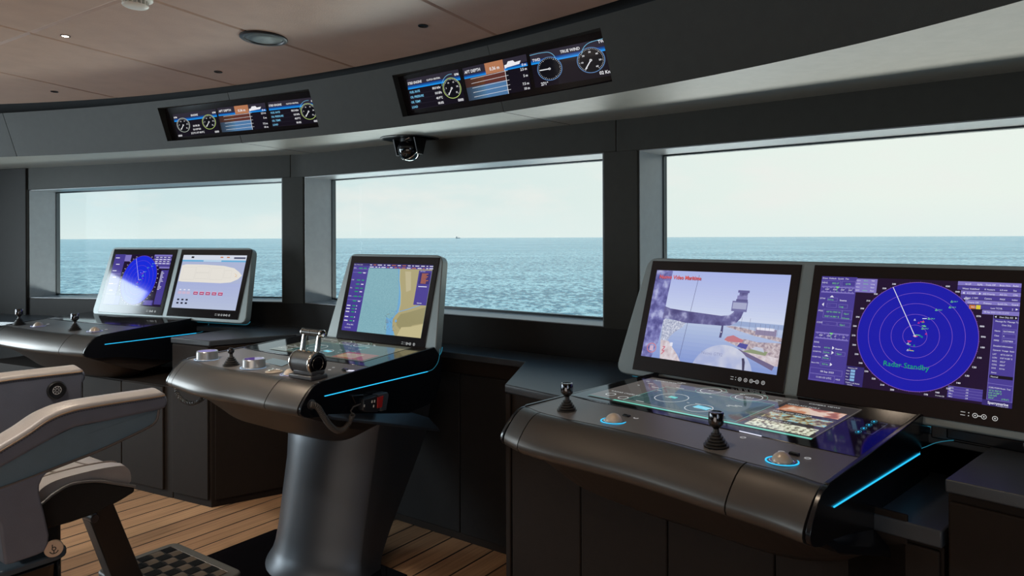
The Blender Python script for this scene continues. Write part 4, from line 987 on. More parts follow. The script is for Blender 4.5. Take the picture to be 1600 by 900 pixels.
for i in range(6): 
    a = dc_ + u*(-.05+.015*i)+v*(-.008+.006*(i % 2))+Z*.042; m.lathe(a, [(.0045, 0), (.0045, .003), (.003, .004)], Z, 10)
m.build('lever_button', mat('button_gold', (.35, .27, .18), .3, metal=.6), th)
q = dkz(539, 579, dkC); m = MB(); m.box(q+Z*.004, u*.012, v*.008, Z*.004); m.build('rocker_switch', GLOSS, rootC, bevel=.001)
button_marks(rootC, [(dkz(x, y, dkC), .006) for x, y in ((521, 574.5), (515, 578))])
B = Board(dkz(541, 580, dkC)+Z*.0006, dkz(553, 580.5, dkC)+Z*.0006, dkz(554, 578.5, dkC)+Z*.0006, dkz(542, 578, dkC)+Z*.0006, 10, 1, WH); B.build('printed_label', rootC)
# flared pedestal
FC = Fr((-.73, 2.73), 54.6)
prof = [(.02, 1.04, .05), (.05, .985, .02), (.09, .955, .006), (.16, .945, .0), (.45, .97, .0), (.54, 1.0, -.004), (.62, 1.05, -.02), (.70, 1.12, -.05)]
def pedring(z, k, dv):
    t = (z)/.55; vr = lerp(.43, .735, max(0, min(1, (z-.02)/.5))); vf = lerp(.31, .40, max(0, min(1, z/.5)))
    W_ = .285*k; c = -.39; out_ = []
    # front curve from left shoulder to right shoulder
    for i in range(25):
        a = PI - PI*i/24; x = c + W_*math.cos(a)*1.0; y = vf - (.15+dv)*math.sin(a)**1.7
        out_.append(FC(x, y, z))
    for b in (.33, .66, 1.0): out_.append(FC(c+W_*lerp(1, .94, b), lerp(vf, vr, b), z))
    for b in (0, .5): out_.append(FC(lerp(c+W_*.94, c-W_*.94, b+.25), vr+.0, z))
    for b in (1.0, .66, .33): out_.append(FC(c-W_*lerp(1, .94, b), lerp(vf, vr, b), z))
    return out_
m = MB(); rows = [pedring(*q_) for q_ in prof]; m.grid(rows, closed=True); m.poly(rows[0]); m.poly(rows[-1])
m.build('pedestal', PEDM, rootC, smooth=True, angle=35)
m = MB(); Sq = SC_[1]; tp_ = [Sq(.02, .798, .004), Sq(.50, .703, .004), Sq(.60, .66, .03), Sq(.62, .61, .075), Sq(.05, .775, .02)]
m.prism(tp_, -Z*.012); m.build('hull_ledge', PEDM, rootC, bevel=.002)
m = MB(); m.prism([FC(a, b, 0) for a, b in ((-.855, -.12), (.02, -.12), (.02, .46), (-.80, .5), (-.855, .44))], Z*.02); m.build('base_plate', GLOSS, rootC, bevel=.004)

# ---------- port console (left)
M = Fr((-2.741, 4.878), 66)
rootL, dkL, SL, gtL, prL = helm('helm_console', 'wide dual-monitor bridge console on the left showing a radar and a pale deck plan', [(10, 508), (37, 512.5), (75, 517.5), (125, 522), (156, 524)], None, None,
    at(309, 495.6, Z1), at(150, 485.5, Z1), (.045, .81), M, [0, .635], [(lambda B: radar(B, False, BLUR, 1.05), 'two'), (deckplan, 'five')], (.06, .09), (.03, .095), (-2.7, 4.5), z_scr=1.013, sh=.345)
for x, y in ((30, 507), (117, 515.5)): joystick(rootL, dkz(x, y, dkL), 1.12)
for x, y in ((60, 509.5), (148, 517.5)): trackball(rootL, dkz(x, y, dkL), 1.1, ring=False)
button_marks(rootL, [(dkz(x, y, dkL), .008) for x, y in ((75, 506.5), (166, 514.8))])

# ================================================================== COUNTER AND CABINETS
R0 = Fr((-.0287, 2.73), 43)
Lc = Fr((-1.627, 3.91), 62.5)             # cabinet corner left of the centre console
zc = .9
cpts = [Vector((-5.15, 5.85, 0)), Vector((-4.3, 5.05, 0)), Lc(-.31, .50), Lc(-.31, 0), Lc(0, 0), Vector((-1.236, 4.176, 0)), Vector((-.331, 3.524, 0)), Vector((.057, 3.226, 0)), R0(0, 0), R0(1.18, 0), R0(1.18, .40), R0(1.477, .40), R0(1.477, 0), R0(2.7, 0), Vector((2.74, .95, 0))]
back = [W3R, W3L, W2R, W2L, W1R, W1L]
pp = cpts + [p + Vector((.0, 0, 0)) - outn(W1L, W1R)*0 for p in back]
m = MB(); m.prism([p+Z*(zc-.03) for p in pp], Z*.03)
ct = m.build('counter_top', COUNTER, bevel=.004); tag(ct, 'long dark leather-covered counter running under the three windows', 'counter')
def cabinet(pts, z0, z1, label, doors, mt=CABL, inset=.012, name='cabinet'):
    c = sum(pts, Vector((0, 0, 0)))/len(pts); root = thing(name, label, 'cabinet', (c.x, c.y, 0), 'base cabinets')
    m = MB(); m.prism([p+Z*z0 for p in pts], Z*(z1-z0)); m.build('body', CABL, root, bevel=.003)
    for (a, b, zz0, zz1) in doors:
        a, b = Vector(a), Vector(b); d = (b-a).normalized(); n = Vector((d.y, -d.x, 0))
        m = MB(); a2, b2 = a+d*.0025, b-d*.0025
        m.prism([a2+Z*zz0, b2+Z*zz0, b2+Z*zz1, a2+Z*zz1], n*inset); m.build('door', mt, root, bevel=.004)
    return root
e = .012
# right-hand base cabinet under the starboard console
pts = [R0(0, e), R0(1.477, e), R0(1.477, .9), R0(.02, .62)]
drs = [(R0(a, e), R0(b, e), .10, .795) for a, b in ((.035, .376), (.376, .725), (.725, 1.068), (1.068, 1.40))] + [(R0(.0, e), R0(.03, e), .0, .865)]
cabinet([R0(0, e), R0(1.18, e), R0(1.18, .44), R0(.02, .50)], 0, zc-.031, 'dark leather base cabinet with tall flat doors under the right console', drs)
pts = [R0(1.185, e), R0(1.472, e), R0(1.472, .44), R0(1.185, .44)]
m = MB(); m.prism([p+Z*.74 for p in [R0(1.185, -.004), R0(1.472, -.004), R0(1.472, .44), R0(1.185, .44)]], Z*.04)
o = m.build('step_shelf', COUNTER, bevel=.004); tag(o, 'low dark ledge in the gap between right console and far right cabinet', 'shelf')
cabinet(pts, 0, .738, 'narrow dark cabinet below the low ledge, right of the right console', [(R0(1.19, e), R0(1.468, e), .1, .73)])
cabinet([R0(1.480, e), R0(2.6, e), R0(2.6, .5), R0(1.480, .5)], 0, zc-.031, 'dark base cabinet at the far right edge, higher than the ledge beside it', [(R0(1.482, e), R0(2.05, e), .1, .85), (R0(2.05, e), R0(2.58, e), .1, .85)])
# between centre and right consoles
a, b = Vector((-1.236, 4.176, 0)), Vector((.057, 3.226, 0)); d = (b-a).normalized(); n = Vector((-d.y, d.x, 0)); n = n if n.y > 0 else -n
xs = [0, .36, .80, 1.26, (b-a).length-.01]
seam = between(a, b, 714); k_ = (seam-a).length
cabinet([a+n*.03+d*.03, b+n*.03-d*.0, b+n*.28, a+n*.28+d*.03], 0, zc-.031, 'black-brown base cabinet between the centre and right consoles', [(a+n*.03+d*.04, a+n*.03+d*(k_-.5), .04, .80), (a+n*.03+d*(k_-.5), a+n*.03+d*k_, .04, .80), (a+n*.03+d*k_, b+n*.03, .04, .80)], mat('cabinet_black', (.014, .0135, .014), .7, spec=.18, bump=(420, .2)))
# left of the centre console
A, Cn = Lc(0, .012), Vector((-1.236, 4.18, 0)); dd = (Cn-A).normalized()
cabinet([Lc(-.305, .012), A, A+dd*.47, Lc(-.29, .5)], 0, zc-.031, 'dark leather base cabinet with an angled corner left of the centre console', [(Lc(-.305, .012), Lc(-.012, .012), .04, .62), (Lc(-.30, .012), Lc(-.008, .012), .625, .865), (A+dd*.015, A+dd*.46, .04, .865)])
cabinet([Lc(-2.2, .012), Lc(-.31, .012), Lc(-.31, .45), Lc(-2.2, .34)], 0, .625, 'low dark panelled cabinet beneath the left console, behind the chair', [(Lc(-1.48, .012), Lc(-1.11, .012), .04, .62), (Lc(-1.11, .012), Lc(-.74, .012), .04, .62), (Lc(-.74, .012), Lc(-.375, .012), .04, .62)])

# ================================================================== HAND MICROPHONE AND CORDS
def coil(path, r, turns, wire, n=10):
    P = catmull(path, 14); L_ = arc_len(P); out_ = []; N_ = turns*n
    for i in range(N_+1):
        t = i/N_; p = pick(P, L_, t); q = pick(P, L_, min(1, t+.01)) - pick(P, L_, max(0, t-.01)); q.normalize(); a = q.orthogonal().normalized(); b = q.cross(a); w = 2*PI*i/n
        a = (Z - q*q.z).normalized() if abs(q.z) < .95 else a; b = q.cross(a)
        out_.append(p + (a*math.cos(w)+b*math.sin(w))*r)
    return out_
Sd = SC_[1]; fu = (Sd(0, 1, 1)-Sd(0, 1, 0)); p0 = Sd(0, .8, .035)
sp_ = lambda x, y, d=.035: onplane(x, y, Sd(0, .8, d), fu)
root = thing('hand_microphone', 'black fist microphone with red panel hung on the centre console side by a coiled cord', 'microphone', sp_(585, 630))
def boxpx(pts, d0, d1): 
    m = MB(); m.prism([sp_(x, y, (d0+d1)/2)-fu*(d1-d0)/2 for x, y in pts], fu*(d1-d0)); return m
boxpx([(564, 624), (585, 617), (590, 638), (586, 643), (567, 643), (563, 640)], .014, .044).build('body', mat('mic_black', (.02, .022, .027), .35), root, bevel=.003)
boxpx([(585, 616), (601, 612), (603, 616), (599, 640), (591, 642), (588, 620)], .014, .048).build('cradle', mat('mic_grey', (.06, .07, .085), .35), root, bevel=.003)
boxpx([(589.5, 621), (599, 618), (596.5, 636), (589.5, 638)], .048, .052).build('red_panel', RED, root, bevel=.001)
boxpx([(548, 618), (566, 616), (566, 632), (553, 630)], .013, .03).build('hook', SIDEM, root, bevel=.002)
for x, y in ((569, 634), (581, 627.5), (585, 627), (583.5, 634.5)):
    m = MB(); m.prism([sp_(x+a, y+b, .0443) for a, b in ((-.8, 2), (.6, 2), (1.1, -2), (-.2, -2))], fu*.0015); m.build('key', WHITEP, root)
cord = [(486, 632), (496, 636), (505, 650), (516, 665), (528, 673), (540, 668), (548, 655), (551, 648)]
m = MB(); m.tube(coil([sp_(x, y, .03 + .012*math.sin(i)) for i, (x, y) in enumerate(cord)], .0088, 44, .0022), .0030, 6); m.tube([sp_(x, y, .03) for x, y in ((551, 649), (548, 642), (552, 636), (566, 630))], .003, 6)
m.build('coiled_cord', mat('cord_rubber', (.07, .062, .055), .45), root, smooth=True)
m = MB(); m.lathe(sp_(486, 632, .012), [(.018, 0), (.019, .004), (.013, .006), (.012, .02)], fu, 24); m.build('cord_gland', mat('gland', (.03, .03, .032), .35), root, smooth=True)
Sl = SC_[-1]; 
cc = [prC(.06, .035, -.13), prC(.03, .02, -.135)+Z*-.02]
pl_ = onplane; n_ = FC.v
def lp(x, y, v=.02): return onplane(x, y, FC(0, v), n_)
m = MB(); m.tube(coil([lp(x, y) for x, y in ((276, 604), (277, 614), (284, 624), (297, 630), (308, 628), (317, 622))], .008, 26, .002), .0026, 6)
o = m.build('coiled_cord', mat('cord_rubber', (.07, .062, .055), .45), smooth=True); tag(o, 'short black coiled cord looping under the left end of the centre console', 'cord')
# ================================================================== HELM CHAIR
UN, AW = -.37, .105                      # outer face of the near arm, arm width
root = thing('helm_chair', 'taupe and slate leather pedestal helm chair with swept armrests and a folding footrest', 'chair', FC(-.72, -.85, 0))
def side_px(pts, u0): return [onplane(x, y, FC(u0, 0), FC.u) for x, y in pts]
def vz(p): a, b = FC.loc(p); return (b, p.z)
top_line = [vz(p) for p in side_px([(257, 616.5), (240, 619.5), (152, 633), (110, 641.5), (76, 655), (42, 678), (0, 703.5), (-60, 742), (-130, 790)], UN)]
bot_line = [vz(p) for p in side_px([(253, 640), (169, 658), (118, 668.5), (84, 685), (22, 720), (-60, 766), (-130, 812)], UN)]
panel_low = [vz(p) for p in side_px([(250, 640), (244, 660), (219, 675), (152, 706), (96, 728), (40, 750), (-20, 771), (-110, 800)], UN)]
leg_out = [vz(p) for p in side_px([(-30, 775), (0, 764), (78, 735), (68, 746), (62.5, 758), (62.5, 772), (70, 802), (77.5, 836), (76, 850), (70, 862), (58, 868), (20, 881), (8, 884), (0, 822)], UN)]
def sm(pts, n=6): return [(p.x, p.y) for p in catmull([Vector((a, b, 0)) for a, b in pts], n)]
TL_, BL_ = sm(top_line), sm(bot_line); TL_[0] = (TL_[0][0]-.0, TL_[0][1])
def arm(du, ddz):
    U = lambda k: UN - du - k*AW          # k 0 = outer face, 1 = inner face
    V = lambda k, p, dz=0: FC(U(k), p[0], p[1]+dz+ddz)
    # padded body
    m = MB(); o = [vz(p) for p in side_px([(253, 640), (259.5, 637), (262.5, 631), (263, 624), (261, 619)], UN)] + TL_ + BL_[:0:-1]; m.prism([V(0, p) for p in o], V(1, o[0])-V(0, o[0]))
    a = m.build('armrest', SLATE, root, bevel=.014, seg=4, angle=70)
    # soft taupe cover on top
    m = MB(); rows = []
    n_ = len(TL_)
    for i, p in enumerate(TL_):
        q = TL_[min(i+1, n_-1)]; r_ = TL_[max(i-1, 0)]; t = Vector((q[0]-r_[0], q[1]-r_[1])).normalized(); nn = Vector((-t.y, t.x)); nn = nn if nn.y > 0 else -nn
        e = min(1, i/3.0); th_ = .020*(.35+.65*math.sqrt(e)) if i < 4 else .020
        row = []
        for k in range(9):
            c = k/8; h = th_*math.sin(PI*max(.06, min(.94, c)))**.55
            row.append(V(-.02+1.04*c, (p[0]+nn.x*h, p[1]+nn.y*h)))
        rows.append([V(-.02, (p[0]-nn.x*.004, p[1]-nn.y*.004))] + row + [V(1.02, (p[0]-nn.x*.004, p[1]-nn.y*.004))])
    m.grid(rows, closed=True); m.poly(rows[0]); m.poly(rows[-1]); m.build('armrest_pad', TAUPE, a, smooth=True, angle=75)
    m = MB()
    for k in (-.025, 1.025): m.tube([V(k, p, -.003) for p in TL_], .0028, 6)
    m.build('piping', PIPING, a, smooth=True)
    m = MB()                               # saddle stitches just under the piping
    P_ = [V(-.012, p, -.011) for p in TL_]; L_ = arc_len(P_); N_ = 90
    for i in range(N_):
        p, q = pick(P_, L_, (i+.15)/N_), pick(P_, L_, (i+.75)/N_); m.tube([p, q+Z*.0012], .0011, 4)
    m.build('stitching', STITCH, a); a.children[-1]['kind'] = 'stuff'
    o = [bot_line[0]] + bot_line[1:] + panel_low[::-1]
    o = bot_line + panel_low[::-1]; m = MB(); m.prism([V(.10, p) for p in o], V(.9, o[0])-V(.10, o[0])); m.build('arm_panel', STEELB, root)
    m = MB(); lo = sm(panel_low, 4); m.tube([V(.06, p, -.001) for p in lo], .0045, 8); m.build('panel_edge', mat('slate_edge', (.10, .085, .08), .5), root, smooth=True)
    m = MB(); m.prism([V(-.0, p) for p in leg_out], V(.8, leg_out[0])-V(0, leg_out[0])); m.build('arm_support', SLATE, root, bevel=.010, seg=3, angle=60)
    return V
arm(0, 0); V2 = arm(.625, .022)
ip = [(a, b+.022-.010) for a, b in TL_] + [vz(p) for p in side_px([(-60, 740), (40, 680), (90, 652), (122, 637), (127, 628)], UN-.625)]
m = MB(); P_ = [FC(UN-.625-.012, a, b) for a, b in ip]; m.prism(P_, FC.u*.013); m.build('arm_panel', SLATE, root, bevel=.005)
# round control on the inner face of the far arm
c = onplane(88, 609.5, FC(UN-.625+.002, 0), FC.u); r = .036
m = MB(); m.lathe(c, [(r, 0), (r, .004), (r*.86, .008), (r*.55, .006), (.0005, .006)], FC.u, 36, cap=False)
k = m.build('arm_button', mat('button_black', (.008, .009, .011), .35), root, smooth=True)
B = Board(c+FC.u*.0068-FC.v*.017-Z*.017, c+FC.u*.0068+FC.v*.017-Z*.017, c+FC.u*.0068+FC.v*.017+Z*.017, c+FC.u*.0068-FC.v*.017+Z*.017, 20, 20)
wm = mat('button_print', (.72, .72, .72), .4); B.ring(10, 10, 9.2, 1.2, wm, 1, 32)
for i in range(8):
    a = i*PI/4+.39; B.line(10+2.5*math.cos(a), 10+2.5*math.sin(a), 10+8.6*math.cos(a), 10+8.6*math.sin(a), 1.1, wm, 1)
B.build('button_symbol', k)
# seat: shell, cushion, bolster lines
def plate(pts, u0, u1, name, mt, bev, par=root, seg=3, sub=0):
    m = MB(); P_ = [FC(u0, a, b) for a, b in pts]; m.prism(P_, FC.u*(u1-u0)); return m.build(name, mt, par, bevel=bev, seg=seg, angle=50)
us = -.475
sh = sm([vz(p) for p in side_px([(20, 822), (66, 787), (84, 772), (112, 757), (150, 752.5), (185, 757), (211, 761)], us)], 5) + [vz(p) for p in side_px([(211, 769), (190, 782), (150, 803), (110, 817), (70, 828), (20, 838)], us)]
plate(sh, us, us-.52, 'seat_shell', LEATHERD, .008)
m = MB(); m.tube([FC(us+.002, a, b+.002) for a, b in sh[:31]], .005, 8); m.build('shell_piping', mat('grey_piping', (.16, .15, .145), .35), root, smooth=True)
cu = [vz(p) for p in side_px([(30, 812), (56, 780), (64, 766), (88, 752), (125, 741), (165, 732), (194, 728), (205, 732), (210, 742), (207, 757), (180, 757), (150, 754), (112, 759), (80, 776)], us)]
# cushion as a lofted body, dished across its width
m = MB(); rows = []; cu2 = sm(cu + [cu[0]], 3)[:-1]
for i in range(13):
    c = i/12; u_ = us - .012 - .496*c; dish = -.018*math.sin(PI*c)**1.2 + .007*math.exp(-((c-.12)/.08)**2) + .007*math.exp(-((c-.88)/.08)**2); sq = 1 if 0 < i < 12 else .96
    cz_ = sum(p[1] for p in cu2)/len(cu2); cv = sum(p[0] for p in cu2)/len(cu2)
    rows.append([FC(u_, cv+(a-cv)*sq, cz_+(b-cz_)*sq + (dish if b > cz_ else 0)) for a, b in cu2])
m.grid(rows, closed=True); m.poly(rows[0]); m.poly(rows[-1]); m.build('seat_cushion', TAUPE, root, smooth=True, angle=60)
m = MB()
tp = [p for p in cu2 if p[1] > sum(q[1] for q in cu2)/len(cu2)+.012]
for c in (.17, .83): m.tube([FC(us-.012-.496*c, a, b+(-.018*math.sin(PI*c)**1.2+.007*math.exp(-((min(c, 1-c)-.12)/.08)**2))+.001) for a, b in tp], .004, 6)
for f_ in (.34, .62):
    a, b = tp[int(len(tp)*f_)]; m.tube([FC(us-.012-.496*c, a, b-.018*math.sin(PI*c)**1.2+.0005+.007*math.exp(-((min(c, 1-c)-.12)/.08)**2)) for c in [.17+.66*i/12 for i in range(13)]], .0035, 6)
m.build('cushion_seam', mat('seam_brown', (.13, .10, .085), .5), root, smooth=True)
# backrest out of frame
m = MB(); rows = []
for i in range(9):
    t = i/8; z_ = .56+.72*t; w_ = lerp(.52, .44, t**2); vv_ = -1.02-.16*t; rows.append([FC(-.735+w_/2*math.cos(a), vv_-.055*math.sin(a)+.02*math.cos(a)**2, z_) for a in [2*PI*k/20 for k in range(20)]])
m.grid(rows, closed=True); m.poly(rows[0]); m.poly(rows[-1]); m.build('backrest', TAUPE, root, smooth=True, angle=60)
plate([(-1.12, .50), (-.95, .50), (-.95, .58), (-1.12, .62)], us, us-.52, 'back_bracket', SLATE, .01)
# column, plinth and badge
m = MB(); c = FC(-.64, -.74); m.lathe(c, [(.11, .36), (.11, .50), (.09, .52)], Z, 36); m.build('column', BLACK, root, smooth=True)
pl = rounded([(-1.02, -1.2), (-.466, -1.2), (-.466, -.655), (-1.02, -.655)], .07)
m = MB(); m.prism([FC(a, b, .378) for a, b in pl], Z*.024); m.build('plinth_top', mat('plinth_blue_sheen', (.05, .075, .10), .25), root, bevel=.006)  # blue sheen of the slab put into its colour
m = MB(); m.prism([FC(lerp(-.743, a, .955), lerp(-.93, b, .955), 0) for a, b in pl], Z*.372); m.build('plinth', GLOSS, root, bevel=.006)
c = onplane(84, 857, FC(-.455, 0), FC.u); ax = (FC.u*.9 - FC.v*.35).normalized()
m = MB(); m.lathe(c, [(.028, -.004), (.028, .002), (.026, .004), (.0005, .004)], ax, 36, cap=False); bd = m.build('badge', mat('badge_gold', (.62, .48, .36), .35, metal=.5), root, smooth=True)
e1 = ax.cross(Z).normalized()*-1; e2 = e1.cross(ax).normalized(); e2 = e2 if e2.z > 0 else -e2; e1 = e1 if e1.dot(FC.v) > 0 else -e1
q = c+ax*.0046; B = Board(q-e1*.02-e2*.02, q+e1*.02-e2*.02, q+e1*.02+e2*.02, q-e1*.02+e2*.02, 20, 20); dm = mat('badge_dark', (.05, .04, .03), .5)
B.ring(10.3, 10.4, 2.6, 1.6, dm, 1, 28); B.line(8, 11, 8, 17.5, 1.6, dm, 1); B.line(10.2, 8, 10.2, 2.6, 1.6, dm, 1); B.ring(10.2, 8.6, 6.2, 1.6, dm, 1, 24, 200, 345); B.build('emblem', bd)
# strut and footrest
st = side_px([(141, 815), (168, 884), (190, 940), (244, 945), (223, 897), (177.5, 786), (160, 790)], -.66)
m = MB(); m.prism(st, -FC.u*.07); m.build('footrest_strut', mat('strut_brown', (.022, .018, .016), .4), root, bevel=.004)
m = MB(); q = onplane(146, 809, FC(-.65, 0), FC.u); m.lathe(q, [(.016, -.06), (.016, .012), (.012, .016)], FC.u, 20); m.build('hinge', mat('hinge_dark', (.05, .04, .04), .35), root, smooth=True)
fz = .09
fp = rounded([(-.955, -.36), (-.44, -.36), (-.44, -.015), (-.955, -.015)], .045)
m = MB(); m.prism([FC(a, b, fz-.03) for a, b in fp], Z*.03); ft = m.build('footrest', mat('footrest_grey', (.10, .098, .088), .45, bump=(420, .3)), root, bevel=.006)
m = MB(); fr_o = [(-.915, -.32), (-.485, -.32), (-.485, -.058), (-.915, -.058)]
for i in range(4):
    a, b = fr_o[i], fr_o[(i+1) % 4]; m.tube([FC(*a, fz+.001), FC(*b, fz+.001)], .0022, 6)
m.build('tread_frame', CHROME, ft)
m = MB(); m.prism([FC(a, b, fz-.0005) for a, b in fr_o], Z*.0012); m.build('tread_base', BLACK, ft)
mb1, mb2 = MB(), MB(); nu, nv = 8, 5; du_, dv_ = .43/nu, .262/nv
for i in range(nu):
    for j in range(nv):
        a, b = -.915+i*du_, -.32+j*dv_
        if (i+j) % 2:
            rr = []
            for k in range(5): x = a+du_*(.06+.88*k/4); h = .0008+.0045*math.sin(PI*k/4); rr.append([FC(x, b+dv_*.08, fz+h), FC(x, b+dv_*.92, fz+h)])
            mb1.grid(rr)
        else:
            for k in range(5): x = a+du_*(.12+.19*k); mb2.box(FC(x, b+dv_/2, fz+.0022), FC.u*.0022, FC.v*dv_*.44, Z*.0018)
mb1.build('weave_strip', mat('weave_bronze', (.17, .13, .095), .4, metal=.5), ft, smooth=True, recalc=False); ft.children[-1]['kind'] = 'stuff'
mb2.build('tread_rib', mat('tread_black', (.012, .012, .012), .5), ft); ft.children[-1]['kind'] = 'stuff'
# ================================================================== OVERHEAD DISPLAYS
OB = scr(20, 16, 26, 1); OBD = scr(14, 12, 20, 1); OGR = scr(46, 42, 54, 1); OBLU = scr(20, 130, 225, 1); OBLD = scr(18, 62, 140, 1); OW = scr(228, 228, 232, 1); OLB = scr(120, 190, 225, 1); OYG = scr(190, 215, 120, 1)
def gauge(B, x, y, r, n0, n1, labels, ring, needle, ticks=36, ry=None):
    B.disc(x, y, r, scr(14, 14, 20, 1), 3, 40); B.ring(x, y, r, 1.3, ring, 5, 48)
    for i in range(ticks+1):
        a = math.radians(n0+(n1-n0)*i/ticks); l = 3 if i % 6 == 0 else 1.6
        B.line(x+(r-2)*math.cos(a), y+(r-2)*math.sin(a), x+(r-2-l)*math.cos(a), y+(r-2-l)*math.sin(a), .8, OW, 5)
    for i, s in enumerate(labels):
        a = math.radians(n0+(n1-n0)*i/(len(labels)-1)); B.text(x+(r-9)*math.cos(a), y+(r-9)*math.sin(a)-2, s, 5, OW, 6, align='c', bold=True)
    a = math.radians(needle); B.line(x, y, x+(r-5)*math.cos(a), y+(r-5)*math.sin(a), 2.2, OW, 7); B.disc(x, y, 2.6, OW, 8, 16); B.disc(x, y, 1.2, OBD, 9, 12)
def band(B, y0, y1):
    for i in range(5): t = i/4; B.rect(0, lerp(y0, y1, i/5), 160, lerp(y0, y1, (i+1)/5), scr(*[int(lerp(p, q, t)) for p, q in zip((24, 150, 240), (26, 50, 110))], 1), 1)
def stbd(B):                              # W 160 x 80 starboard engine page
    B.rect(0, 0, 160, 80, OB); B.rect(0, 64, 160, 80, OGR, 1); band(B, 54, 64)
    B.text(2, 66, 'STBD ENGINE', 9, OW, 6, sx=.8, bold=True); B.text(62, 66.6, 'CLUTCH: NEUTRAL', 6, OW, 6, sx=.8, bold=True); B.text(158, 66, 'RPM', 8, OW, 6, align='r', sx=.8, bold=True)
    for i, (a, b) in enumerate((('FUEL RATE', '00.0 lt/hr'), ('OIL PRESSURE', '0.0 kPa'), ('OIL TEMP.', '40.9°C'), ('LOAD', '00.0%'))):
        y = 43-i*13; B.text(4, y, a, 8.4, OLB, 6, sx=.8, bold=True); B.text(100, y, b, 8.4, OW, 6, sx=.8, align='r', bold=True); B.line(2, y-3.4, 104, y-3.4, .5, OGR, 2)
    B.ring(134, 42, 30, 1, OLB, 4, 24, 80, 170); gauge(B, 131, 38, 25, 225, -45, ('0', '5', '10', '15', '20', '25'), OYG, 232); B.text(156, 3, '0000', 9, OW, 8, align='r', sx=.85, bold=True)
def depth(B):
    B.rect(0, 0, 160, 80, OB); B.rect(0, 62, 62, 80, OGR, 1); band(B, 54, 62); B.rect(0, 64, 160, 80, OGR, 1); B.text(4, 66, 'AFT DEPTH', 10, OW, 6, sx=.82, bold=True)
    B.rect(0, 32, 105, 54, scr(92, 50, 44, 1), 3); B.rect(0, 0, 105, 32, scr(78, 118, 160, 1), 3)
    for i in range(10): B.rect(i*5, 32, i*5+5, 54, scr(60+i*4, 40+i*2, 38, 1), 4); B.rect(i*5, 0, i*5+5, 32, scr(50+i*3, 62+i*6, 78+i*8, 1), 4)
    B.rect(58, 54, 104, 80, scr(176, 118, 84, 1), 5); B.text(81, 61, '0.36 m', 11, OW, 7, align='c', sx=.82, bold=True)
    B.poly([(106, 58), (112, 60), (142, 62), (146, 69), (132, 68), (128, 73), (116, 73), (112, 67), (106, 66)], scr(232, 232, 236, 1), 6); B.line(104.5, 0, 105.5, 56, 1, OW, 6)
    for y in (53, 42, 31, 20, 9): B.line(16, y-2, 112, y, .8, OW, 6)
    for y, s in ((56, '0 m'), (46, '2.5 m'), (31, '5 m'), (13, '7.5 m'), (2, '10 m')): B.text(157, y, s, 8, OW, 6, align='r', sx=.85, bold=True)
def wind(B):
    B.rect(0, 0, 160, 80, OB); B.rect(0, 64, 160, 80, OGR, 1); band(B, 54, 64); B.text(66, 67, 'TRUE WIND', 9, OW, 6, sx=.82, bold=True); B.text(4, 60, 'TWD', 9, OW, 6, sx=.82, bold=True); B.text(159, 72, 'TWS', 9, OW, 6, sx=.8, align='r', bold=True)
    B.path([(0, 76), (20, 77), (34, 76)], 1, OLB, 5); B.ring(34, 56, 20, 1, OLB, 5, 16, 0, 90); B.path([(130, 78), (160, 80)], 1, OLB, 5); B.ring(134, 52, 26, 1, OLB, 5, 16, 92, 170)
    gauge(B, 38, 38, 26, 0, 360, (), scr(100, 140, 190, 1), 180); gauge(B, 124, 40, 27, 235, -55, ('0', '10', '20', '30', '40', '50', '60'), scr(100, 140, 190, 1), 233)
    B.text(14, 3, '271°', 10, OW, 6, sx=.85, bold=True); B.text(136, 6, '02 Kn', 10, OW, 6, sx=.85, bold=True)
def engines(B):
    B.rect(0, 0, 160, 80, OB); B.rect(0, 64, 160, 80, OGR, 1); band(B, 54, 64); B.text(80, 66, 'ENGINE', 9, OW, 6, align='c', sx=.82, bold=True); B.text(2, 66, 'RPM', 8, OW, 6, sx=.8, bold=True); B.text(158, 66, 'RPM', 8, OW, 6, sx=.8, align='r', bold=True)
    for x in (31, 128): gauge(B, x, 40, 24, 225, -45, ('0', '5', '10', '15', '20', '25'), OYG if x > 60 else scr(190, 200, 190, 1), 232)
    for i, s in enumerate(('00 FR 00', '0.0 OP 0.0', '37.3°C OT 40.9°C')): B.text(79, 30-i*12, s, 8.6, OW, 8, align='c', sx=.78, bold=True)
    B.text(2, 2, '0000', 9, OW, 8, sx=.85, bold=True); B.text(158, 2, '0000', 9, OW, 8, align='r', sx=.85, bold=True)
def overhead(label, hole, corners, screens):
    a, b = bt(hole[0]), bt(hole[1]); c = (b-a); c.z = 0; c.normalize(); nin = Vector((c.y, -c.x, 0)); nin = nin if nin.y < 0 else -nin
    w = (Z + nin*.38).normalized(); n = c.cross(w).normalized(); n = n if n.dot(nin) > 0 else -n
    p0 = a - nin*.036
    # push the flat unit back until it clears the curved fascia everywhere
    K = lambda x, y, d=0: onplane(x, y, p0, n) + n*d
    cs = [K(*q) for q in corners]          # bl br tr tl
    ce_ = sum(cs, Vector((0, 0, 0)))/4
    m = MB(); m.prism([p + (p-ce_)*.012 for p in cs], -n*.03)
    root = m.build('overhead_display', BEZEL, bevel=.001); tag(root, label, 'display', 'overhead instrument displays')
    for (q, draw) in screens:
        B = Board(*[K(*p, .0008) for p in q], 160, 80, step=.00022); draw(B); B.build('screen', root)
    return root
overhead('left overhead instrument strip in the fascia showing engine, aft depth and starboard engine pages', holes[0], [(268, 221), (503, 204), (493, 142), (258, 168)],
    [([(279, 214.5), (344, 207.4), (337, 170), (270, 179)], engines), ([(347.5, 206.6), (421.4, 200), (414, 160.3), (339.4, 169)], depth), ([(425.5, 198.5), (501, 191.2), (491.5, 151.5), (418.5, 160)], stbd)])
